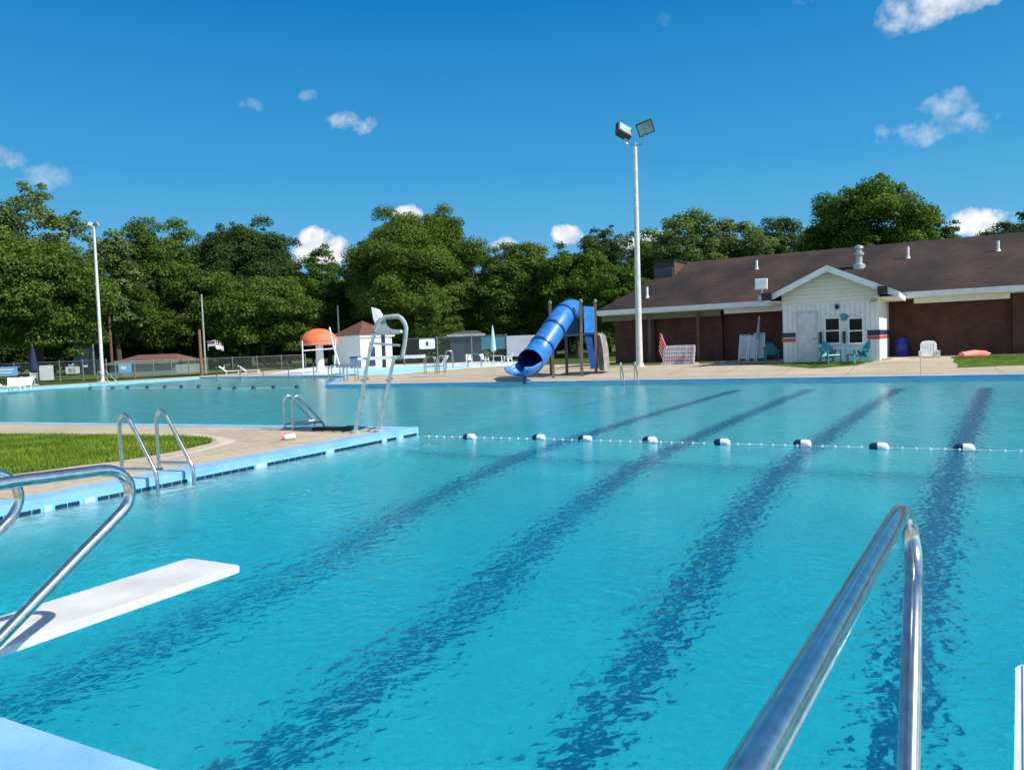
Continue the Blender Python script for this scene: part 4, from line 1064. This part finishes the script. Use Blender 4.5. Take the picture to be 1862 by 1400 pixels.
def adirondack(label, base, rz, m, group=None):
    root = thing('adirondack_chair', label, 'chair', base, rz, group)
    q = MB(); q.prism([(-.27, -.30, .38), (-.27, .28, .26), (-.27, .28, .23), (-.27, -.32, .34)], (.54, 0, 0)); part('seat', q, m, root)
    q = MB(); wd = [.055]*7
    for k in range(7):
        x = -.24+.08*k; hh = .96-.10*abs(k-3)**1.5*.5
        b0, t0 = Vector((x, .22, .24)), Vector((x*1.22, .22+.30*(hh-.24)/.72, hh)); q.bar(b0, t0, .074, .025, (0, 1, 0))
    q.bar((-.3, .40, .55), (.3, .40, .55), .05, .03); part('backrest', q, m, root)
    for sx in (-1, 1):
        q = MB(); q.box((sx*.34, -.02, .55), (.13, .68, .03)); part('armrest', q, m, root)
        q = MB(); q.box((sx*.30, -.29, .27), (.035, .09, .54)); part('leg', q, m, root)
        q = MB(); q.prism([(sx*.30-.017, .10, .54), (sx*.30-.017, .19, .54), (sx*.30-.017, .47, 0), (sx*.30-.017, .38, 0)], (.034, 0, 0)); part('leg', q, m, root)
    return root


a = PLN(1511, 660, 35.5); adirondack('teal adirondack chair under the left office window', BW(a[0], 35.5, .40), R(8), tealp, 'teal chairs in front of the office')
a = PLN(1560, 660, 35.4); adirondack('teal adirondack chair turned sideways under the right office window', BW(a[0], 35.4, .40), R(-88), tealp, 'teal chairs in front of the office')
a = PLN(1403, 656, 40.2); adirondack('teal adirondack chair in the shade left of the gabled office', BW(a[0], 40.2, .42), R(-10), tealp, 'teal chairs in front of the office')
g_ = GT(1690, 661)
wc = thing('resin_chair', 'white resin lounge chair standing alone on the path before the brick wall', 'chair', g_, R(-24))
q = MB(); q.prism([(-.27, -.32, .40), (-.27, .25, .33), (-.27, .25, .29), (-.27, -.34, .33)], (.54, 0, 0)); part('seat', q, white, wc)
q = MB(); ol = [(-.27, 0), (.27, 0), (.33, .3), (.32, .56), (.24, .66), (0, .69), (-.24, .66), (-.32, .56), (-.33, .3)]
q.prism([(x, .2+.3*y, .32+y) for x, y in ol], (0, .035, .012)); bk = part('backrest', q, white, wc); q = MB()
for k in range(5): q.bar((-.2+.1*k, .195+.03, .40), (-.22+.11*k, .2+.3*.6-.01, .92), .012, .02, (0, 1, 0))
part('rib', q, mat('rib_shade', (.66, .66, .65), .5), bk)
for sx in (-1, 1):
    q = MB(); q.box((sx*.36, -.05, .56), (.1, .66, .03)); part('armrest', q, white, wc)
    q = MB(); q.prism([(sx*.36-.04, -.38, .545), (sx*.36+.04, -.38, .545), (sx*.36+.05, -.36, 0), (sx*.36-.05, -.36, 0)], (0, .1, 0)); part('leg', q, white, wc)
    q = MB(); q.prism([(sx*.36-.04, .2, .545), (sx*.36+.04, .2, .545), (sx*.36+.05, .32, 0), (sx*.36-.05, .32, 0)], (0, .1, 0)); part('leg', q, white, wc)


def lounger(label, base, rz, fm=white, sm=white, group=None, back=38, L=1.95, W=.66):
    root = thing('sun_lounger', label, 'lounger', base, rz, group)
    q = MB(); hb = .30
    for sy in (-1, 1): q.bar((-.05, sy*W/2, hb), (L*.62, sy*W/2, hb), .05, .05)
    q.bar((L*.62, -W/2, hb), (L*.62, W/2, hb), .05, .05); part('frame', q, fm, root)
    q = MB()
    for k in range(9): q.box((.06+.13*k, 0, hb+.012), (.1, W-.06, .02))
    part('seat', q, sm, root)
    q = MB(); ca, sa = math.cos(R(back)), math.sin(R(back))
    for k in range(6):
        t = .08+.125*k; q.bar((-t*ca, -W/2+.03, hb+t*sa), (-t*ca, W/2-.03, hb+t*sa), .1, .02, (sa, 0, ca))
    for sy in (-1, 1): q.bar((-.02, sy*W/2, hb), (-.78*ca, sy*W/2, hb+.78*sa), .05, .05)
    part('backrest', q, sm, root)
    for x in (.02, L*.56):
        for sy in (-1, 1):
            q = MB(); q.tube([(x, sy*W/2, hb), (x+.03, sy*W/2, 0)], .028, 8); part('leg', q, fm, root, True)
    return root


l1_ = lounger('white sun lounger cut by the left border beside the pool', G(2, 712, .15), R(10), group='white loungers on the far lawn')
l1_.scale = (1.0, 1.0, 1.0)
for i, (px, py, rz, lb) in enumerate(((27, 710.5, R(-60), 'white sun lounger with raised back near the left border, middle of three'), (46, 709, R(-75), 'white sun lounger with raised back near the left border, nearest the umbrella'),
                                      (412, 681, R(10), 'white sun lounger on the grass by the brown post, left of the pair'), (447, 680, R(10), 'white sun lounger on the grass nearer the mushroom, right of the pair'))):
    dup(l1_, G(px, py, .15), rz, lb, 'white loungers on the far lawn')
# the stack of loungers in front of the bath house
g_ = GT(1196, 673); gr = GT(1262, 671); dv = gr-g_; rz = math.atan2(dv.y, dv.x)
first = None; colr = [('bottom', grey), ('second', grey), ('third', grey), ('fourth', grey), ('fifth', grey), ('topmost', grey)]
stripe = mat('striped_vinyl', (.60, .56, .60), .6, 0, (.44, .32, .36), 2.2, lo=.45, hi=.55)


def stack_lounger(label, base, rz, fm, sm):
    root = thing('stacked_lounger', label, 'lounger', base, rz, 'loungers stacked in front of the bath house'); L = dv.length; W = .68
    q = MB(); hb = .36
    for sy in (-1, 1): q.box((L*.60, sy*W/2, hb), (L*.80, .05, .08))
    q.box((L-.03, 0, hb-.12), (.06, W+.06, .36)); q.box((L*.2, 0, hb), (.05, W, .06)); part('frame', q, white, root)
    q = MB()
    for k in range(12): q.box((L*.23+k*L*.064, 0, hb-.02), (L*.046, W+.09, .185))
    part('seat', q, sm, root)
    q = MB()
    for k in range(5):
        t = .05+.14*k; q.bar((L*.2-t*.32, -W/2, hb+t*.95), (L*.2-t*.32, W/2, hb+t*.95), .11, .035, (.95, 0, .3))
    for sy in (-1, 1): q.bar((L*.2, sy*W/2, hb), (L*.2-.25, sy*W/2, hb+.72), .045, .05)
    part('backrest', q, fm, root)
    for x in (L*.18, L*.78):
        for sy in (-1, 1): q = MB(); q.bar((x, sy*W/2, hb), (x-.06, sy*W/2, 0), .06, .05); part('leg', q, white, root)
    return root


pinks = [coral, grey, coral, coral, coral]
ords = ['lowest', 'second lowest', 'middle', 'second highest', 'topmost']
for k in range(5):
    nm = 'lounger with raised %s back, %s of the stack beside the wooden porch post' % ('coral' if pinks[k] is coral else 'grey', ords[k])
    sm_ = stripe if k in (2, 3, 4) else (mat('pink_vinyl', (.60, .36, .36), .6) if k == 1 else stripe)
    stack_lounger(nm, g_+Vector((0, 0, .20*k))+dv.normalized()*(.02*k), rz, pinks[k], sm_)
# loungers leaning upright against the brick
for k, (px, lb) in enumerate(((1352, 'pale lounger leaning upright on the brick wall, leftmost of three'), (1366, 'pale lounger leaning upright on the brick wall, middle of three'), (1381, 'pale lounger leaning upright on the brick wall, nearest the gabled office'))):
    a = PLN(px, 657, 41.2); r_ = thing('upright_lounger', lb, 'lounger', BW(a[0], 41.2, .42), RZ2+R((4, -8, 14)[k]), 'loungers leaning on the wall')
    hh = (1.35, 1.30, 1.42)[k]; q = MB()
    for sx in (-1, 1): q.bar((sx*.25, 0, 0), (sx*.25+.05, .42, hh), .05, .05)
    q.bar((-.2, .42, hh), (.3, .42, hh), .05, .05); part('frame', q, white, r_)
    q = MB(); q.prism([(-.22, .05, .12), (.24, .05, .12), (.27, .40, hh-.05), (-.18, .40, hh-.05)], (0, .02, 0)); part('sling', q, mat('pale_sling', (.60, .64, .68), .7), r_)
a = PLN(1375, 640, 41.0); b = PLN(1381, 575, 41.9); um = thing('folded_umbrella', 'slim folded pale umbrella leaning on the wall behind the upright loungers', 'umbrella', BW(a[0], 41.0, .42), RZ2)
q = MB(); t = Vector((b[0]-a[0], .85, b[2]-.42)); q.tube([(0, 0, 0), t], .022, 8); part('pole', q, white, um); q = MB(); q.tube([t*.45, t*.55, t*.97], [.03, .09, .04], 10); part('canopy', q, grey, um, True)
a = PLN(1639, 645, 42.3); br_ = thing('barrel', 'blue plastic barrel against the brick wall right of the office', 'barrel', BW(a[0], 42.3, .42)); q = MB(); q.lathe((0, 0, 0), [(.25, 0), (.29, .05), (.30, .3), (.31, .32), (.30, .34), (.30, .6), (.31, .62), (.29, .66), (.25, .80), (.24, .84)], 20); part('body', q, barrelb, br_, True); q = MB(); q.lathe((0, 0, .84), [(.25, 0), (.25, .04), (.2, .06)], 20); part('lid', q, barrelb, br_, True)
g_ = GT(1745, 651, .02); ge = GT(1797, 648, .02); dv2 = ge-g_; tb2 = thing('pool_float', 'coral pool float lying flat on the grass before the brick wall', 'float', g_)
q = MB(); q.tube([dv2*.0+Vector((0, 0, .08)), dv2*.06+Vector((0, 0, .1)), dv2*.5+Vector((0, 0, .13)), dv2*.9+Vector((0, 0, .1)), dv2+Vector((0, 0, .08))], [.05, .15, .18, .15, .05], 14); tb2b = part('body', q, coral, tb2, True)
q = MB(); q.tube([dv2*.75+Vector((0, -.05, .2)), dv2*1.02+Vector((0, -.1, .12))], .03, 8); part('strap', q, white, tb2b, True)

# ------------------------------------------------------------------ mushroom shade, kiosk, fence and what stands along it
m0 = G(583, 677, .165); k_ = m0.y/F
mu = thing('mushroom_shade', 'orange domed mushroom water shower on a white column', 'water feature', m0)
ht = 79*k_; rd = 34.5*k_; zr_ = ht-25*k_
q = MB(); q.lathe((0, 0, 0), [(.42, 0), (.4, .15), (.33, .3), (.30, zr_)], 20); part('column', q, white, mu, True)
q = MB(); q.lathe((0, 0, zr_), [(rd*.96, -.18), (rd, -.02), (rd*.97, .25), (rd*.82, .62), (rd*.58, .92), (rd*.3, 1.1), (.02, 1.16)], 32); dm = part('dome', q, orange, mu, True)
q = MB(); q.lathe((0, 0, zr_), [(rd*.985, -.2), (rd*1.01, -.16), (rd*1.01, -.06), (rd*.985, -.03)], 32); part('rim', q, coral, dm, True)
w0 = G(549, 680, .165); wf = thing('spray_frame', 'white pipe frame around the orange mushroom shade', 'water feature', w0)
q = MB(); kk = w0.y/F
for x0, x1, t_ in ((0, 1, 60), (57, 62, 62)): q.tube([(x0*kk, .4, -.05), (x1*kk, .4, t_*kk)], .05, 8)
q.tube([(57*kk, -.5, 82*kk), (62*kk, -.5, 50*kk), (72*kk, -.5, 12*kk)], .07, 8); q.tube([(1*kk, .4, 42*kk), (61*kk, .4, 44*kk)], .05, 8); part('pipe', q, white, wf, True)

ky = 82.0; kk = ky/F; kc = Vector((Y(657, 662, ky).x, ky, .12)); k_s = 4.4
ks = thing('pump_kiosk', 'small white kiosk with brown pyramid roof behind the mushroom shade', 'kiosk', kc, -R(40))
hv = 59*kk; q = MB(); q.box((-k_s/2, k_s/2, hv/2), (k_s, k_s, hv)); part('wall', q, whitep, ks)
q = MB(); e_ = k_s/2+.35; cx, cy = -k_s/2, k_s/2; q.add([(cx-e_, cy-e_, hv-.02), (cx+e_, cy-e_, hv-.02), (cx+e_, cy+e_, hv-.02), (cx-e_, cy+e_, hv-.02), (cx, cy, hv+1.6)], [(0, 1, 4), (1, 2, 4), (2, 3, 4), (3, 0, 4), (3, 2, 1, 0)]); part('roof', q, roofk, ks)
q = MB(); q.box((cx, cy, hv-.14), (k_s+.5, k_s+.5, .2)); part('fascia', q, white, ks)
q = MB(); q.box((.015, 1.5, 1.1), (.03, .9, 2.1)); part('door', q, navyp, ks)
v = Y(699, 668, 74); dp = thing('dark_post', 'dark square post standing before the sunlit kiosk wall', 'post', Vector((v.x, 74, .12))); q = MB(); q.box((0, 0, 1.7), (.34, .34, 3.4)); part('shaft', q, shed, dp); q = MB(); q.box((0, 0, 3.43), (.46, .46, .1)); part('cap', q, shed, dp)
v = Y(647, 664, 75); bn = thing('equipment_bin', 'blue-grey equipment bin in front of the shaded kiosk wall', 'bin', Vector((v.x, 75, .12))); q = MB(); q.box((0, 0, .55), (.95, .8, 1.1)); part('body', q, mat('bin_blue', (.12, .20, .30), .5), bn); q = MB(); q.box((0, 0, 1.14), (1.02, .88, .1)); part('lid', q, shed, bn)


def fence(label, pts, h, post_pts, fab=True, pm=fencem, wind=None):
    root = thing('chain_link_fence', label, 'fence', pts[0], 0, 'fences round the pool grounds'); o = Vector(pts[0])
    q = MB()
    for a, b in zip(pts, pts[1:]): q.tube([Vector(a)-o+Vector((0, 0, h)), Vector(b)-o+Vector((0, 0, h))], .035, 6)
    part('top_rail', q, pm, root)
    if fab:
        q = MB()
        for a, b in zip(pts, pts[1:]): q.add([Vector(a)-o, Vector(b)-o, Vector(b)-o+Vector((0, 0, h)), Vector(a)-o+Vector((0, 0, h))], [(0, 1, 2, 3)])
        part('mesh_fabric', q, chain, root)
    for p in post_pts:
        c = Vector(p)-o; q = MB(); q.tube([c-Vector((0, 0, .1)), c+Vector((0, 0, h+.12))], .055, 8); part('post', q, pm, root, True)
    return root


def lin(a, b, n_): return [Vector(a).lerp(Vector(b), i/(n_-1)) for i in range(n_)]


f0, f1, f2_ = G(-90, 700, .12), G(195, 691, .12), G(374, 681, .12)
fence('chain link fence behind the left loungers carrying banners', [f0, f1], 1.75, lin(f0, f1, 8))
fence('low chain link fence running past the brown pavilion roof', [f1+Vector((.5, .5, 0)), f2_], 1.55, lin(f1+Vector((.5, .5, 0)), f2_, 6))
f3 = Y(378, 676, 82); f3.z = .12; f4 = Y(556, 668, 84); f4.z = .12
fence('chain link fence behind the pair of far loungers', [f3, f4], 1.55, lin(f3, f4, 5))
f5 = Y(735, 662, 78); f5.z = .12; f6 = Y(922, 655, 76); f6.z = .12
fence('tall chain link fence with white sign between kiosk and slide', [f5, f6], 2.75, lin(f5, f6, 4))


def sheet(name, label, cat, x0, y0, x1, y1, y, m, th=.04, stripes=None, group=None):
    a, b = Y(x0, y0, y), Y(x1, y1, y); root = thing(name, label, cat, Vector(((a.x+b.x)/2, y, b.z)), 0, group)
    q = MB(); q.box((0, 0, (a.z-b.z)/2), (b.x-a.x, th, a.z-b.z)); pa = part('panel', q, m, root)
    q = MB()
    for sx in (-1, 1):
        for zz in (.06, a.z-b.z-.06): q.box((sx*(b.x-a.x)*.47, -th*.8, zz), (.06, .03, .06))
    part('eyelet', q, galv, pa)
    for (u0, v0, u1, v1, m2) in stripes or ():
        w__, h__ = b.x-a.x, a.z-b.z; q = MB(); q.box(((u0+u1)/2*w__-w__/2, -th*.6, (v0+v1)/2*h__), ((u1-u0)*w__, .012, (v1-v0)*h__)); part('print', q, m2, pa)
    return root


yb = f0.lerp(f1, .45).y
sheet('banner', 'light blue banner with pale print lines on the fence at the left border', 'banner', -14, 668, 32, 683, yb-1.2, banner, stripes=((.1, .62, .86, .74, bannerw), (.1, .3, .8, .42, bannerw)))
sheet('banner', 'small white banner on the fence under the closed navy umbrella', 'banner', 53, 669, 69, 688, yb+.6, bannerw)
sheet('banner', 'large white banner on the fence right of the navy umbrella', 'banner', 71, 665, 98, 691, yb+1.4, bannerw)
sheet('sign_board', 'small cream sign board with dark print near the left floodlight', 'sign', 119, 667, 145, 679, yb+2.2, cream, stripes=((.2, .2, .45, .75, stoneg), (.5, .15, .72, .8, grey)))
sheet('sign_board', 'light blue square sign on the fence below the brown pavilion roof', 'sign', 215, 660.5, 239, 677, f1.lerp(f2_, .2).y-1.0, banner, stripes=((.2, .35, .6, .65, bannerw),))
sheet('sign_board', 'white sign with a dark emblem on the tall fence left of the slide', 'sign', 762, 617, 791, 634, 76.6, bannerw, stripes=((.43, .3, .58, .72, shed),))
sheet('windscreen', 'pale grey windscreen sheet on the fence just left of the slide', 'screen', 921, 611, 992, 646, 75.4, mat('grey_screen', (.40, .43, .47), .8, 0, (.34, .37, .41), 1))
sheet('tarp', 'teal tarp hung on the fence behind the pale blue umbrella', 'tarp', 875, 613, 919, 634, 77.2, mat('teal_tarp', (.02, .20, .28), .7))


def closed_umbrella(label, px, yb_, yt, y, m, half):
    b = Y(px, yb_, y); b.z = .13; t = Y(px, yt, y).z-.13; root = thing('closed_umbrella', label, 'umbrella', b); w__ = half*y/F
    q = MB(); q.tube([(0, 0, 0), (0, 0, t+.05)], .035, 8); part('pole', q, galv, root); q = MB(); q.lathe((0, 0, 0), [(w__*.5, t*.32), (w__, t*.36), (w__*.75, t*.6), (w__*.35, t*.9), (.03, t)], 12); part('canopy', q, m, root)
    q = MB(); q.lathe((0, 0, 0), [(.3, 0), (.28, .08), (.06, .12), (.06, .3)], 12); part('base', q, stoneg, root)


closed_umbrella('closed navy umbrella standing before the white banners at the left', 63, 697, 628, 58, navy, 8)
closed_umbrella('closed pale blue umbrella in front of the teal tarp', 898, 657, 592, 72, sky_umb, 5)
# white tables and chairs by the tall fence
v = Y(905, 660, 70); tb3 = thing('patio_table', 'white patio table beside the pale blue umbrella', 'table', Vector((v.x, 70, .17))); q = MB(); q.lathe((0, 0, .70), [(.02, 0), (.6, 0), (.62, .03), (.02, .05)], 20); part('tabletop', q, white, tb3)
for sx in (-1, 1):
    for sy in (-1, 1): q = MB(); q.tube([(sx*.35, sy*.35, .7), (sx*.42, sy*.42, 0)], .035, 8); part('leg', q, white, tb3)


def patio(label, px, y, rz):
    v = Y(px, 660, y); r_ = thing('patio_chair', label, 'chair', Vector((v.x, y, .17)), rz, 'white patio chairs by the tall fence')
    q = MB(); q.box((0, 0, .44), (.5, .5, .05)); part('seat', q, white, r_); q = MB(); q.prism([(-.25, .22, .44), (.25, .22, .44), (.24, .32, .92), (.15, .33, .97), (-.15, .33, .97), (-.24, .32, .92)], (0, .03, 0)); part('backrest', q, white, r_)
    for sx in (-1, 1):
        q = MB(); q.box((sx*.27, 0, .64), (.06, .5, .03)); part('armrest', q, white, r_)
        for sy in (-1, 1): q = MB(); q.bar((sx*.24, sy*.22, .63 if sy < 0 else .44), (sx*.27, sy*.26, 0), .05); part('leg', q, white, r_)


patio('white patio chair left of the patio table, facing away', 882, 69.5, R(60)); patio('white patio chair between patio table and grey windscreen', 924, 69, R(-50)); patio('white patio chair standing apart near the hoop rails', 853, 70.5, R(10))
v = Y(806, 665, 66); lounger('white sun lounger folded up beside the wading pool hoop rails', Vector((v.x, 66, .17)), R(160), group='white loungers on the far lawn', back=60)

# beyond the fence
def hut(name, label, cat, px0, px1, yt, ybm, y, wm, rm, rise, dpt, over=.3):
    a, b = Y(px0, ybm, y), Y(px1, ybm, y); h = Y(px0, yt, y).z-.1; w__ = b.x-a.x; root = thing(name, label, cat, Vector(((a.x+b.x)/2, y, .1)))
    q = MB(); q.box((0, dpt/2, h/2), (w__, dpt, h)); part('wall', q, wm, root)
    q = MB(); x = w__/2+over; q.add([(-x, -over, h), (x, -over, h), (x, dpt+over, h), (-x, dpt+over, h), (-x*.55, dpt/2, h+rise), (x*.55, dpt/2, h+rise)], [(0, 1, 5, 4), (1, 2, 5), (2, 3, 4, 5), (3, 0, 4), (3, 2, 1, 0)]); part('roof', q, rm, root)
    q = MB(); q.box((0, -over-.02, h-.02), (w__+2*over, .05, .2)); part('fascia', q, wm if name == 'pavilion' else galv, root); return root, h, w__


hut('pavilion', 'low pavilion with brown hipped roof behind the fence, right of the left floodlight', 'pavilion', 200, 322, 662, 692, 80, mat('pavilion_wall', (.20, .24, .25), .8), mat('pavilion_roof', (.15, .07, .05), .9), .85, 7)
r_, h_, w_2 = hut('snack_booth', 'dark blue booth with pale fascia under the trees left of the left floodlight', 'booth', 134, 173, 620, 652, 96, shed, mat('booth_roof', (.30, .31, .31), .8), .5, 4)
q = MB(); q.box((-.1, -.03, h_*.42), (.9, .05, .7)); part('hatch', q, mat('hatch_blue', (.03, .08, .14), .4), r_); q = MB(); q.box((w_2*.44, -.03, h_*.45), (.16, .06, h_*.9)); part('corner_board', q, galv, r_); q = MB(); q.box((.1, -.05, h_*.28), (.55, .04, .22)); part('notice', q, bannerw, r_)
r_, h_, w_2 = hut('shelter', 'dark roofed open shelter behind the tall fence', 'shelter', 820, 880, 610, 662, 86, shed, mat('shelter_roof', (.07, .065, .06), .9), .5, 4)
r_, h_, w_2 = hut('camper_van', 'pale camper partly hidden under the dark trees right of the brown post', 'camper', 378, 392, 621, 634, 106, bannerw, bannerw, .2, 3, .05)
q = MB(); q.box((0, -.02, h_*.72), (w_2*.6, .04, .5)); part('window', q, glassd, r_)


def post(label, px, yb_, yt, y, m, r0, lamp=False, cat='pole', nm='utility_pole'):
    b = Y(px, yb_, y); t = Y(px, yt, y); root = thing(nm, label, cat, Vector((b.x, y, .1))); h = t.z-.1; q = MB(); q.tube([(0, 0, -.1), (0, 0, h)], [r0, r0*.75], 8); part('shaft', q, m, root, True)
    q = MB(); q.lathe((0, 0, h), [(r0*.9, -.03), (r0*.9, .03), (.02, .06)], 8); part('cap', q, m, root)
    if lamp: q = MB(); q.tube([(0, 0, h-.6), (.6, 0, h-.5)], .05, 6); part('arm', q, galv, root); q = MB(); q.box((.9, 0, h-.5), (.6, .3, .2)); part('lamp', q, white, root)


post('brown wooden pole with a small lamp behind the brown pavilion', 203, 650, 575, 95, rust, .19, True)
post('short brown timber post at the fence corner left of the far loungers', 367, 685, 600, 72, mat('timber', (.22, .13, .05), .8), .16, nm='timber_post', cat='post')
post('thin grey pole rising in front of the dark trees', 374.5, 680, 536, 74, galv, .10)
post('pale pole behind the kiosk roof', 618, 640, 556, 100, polew, .14)
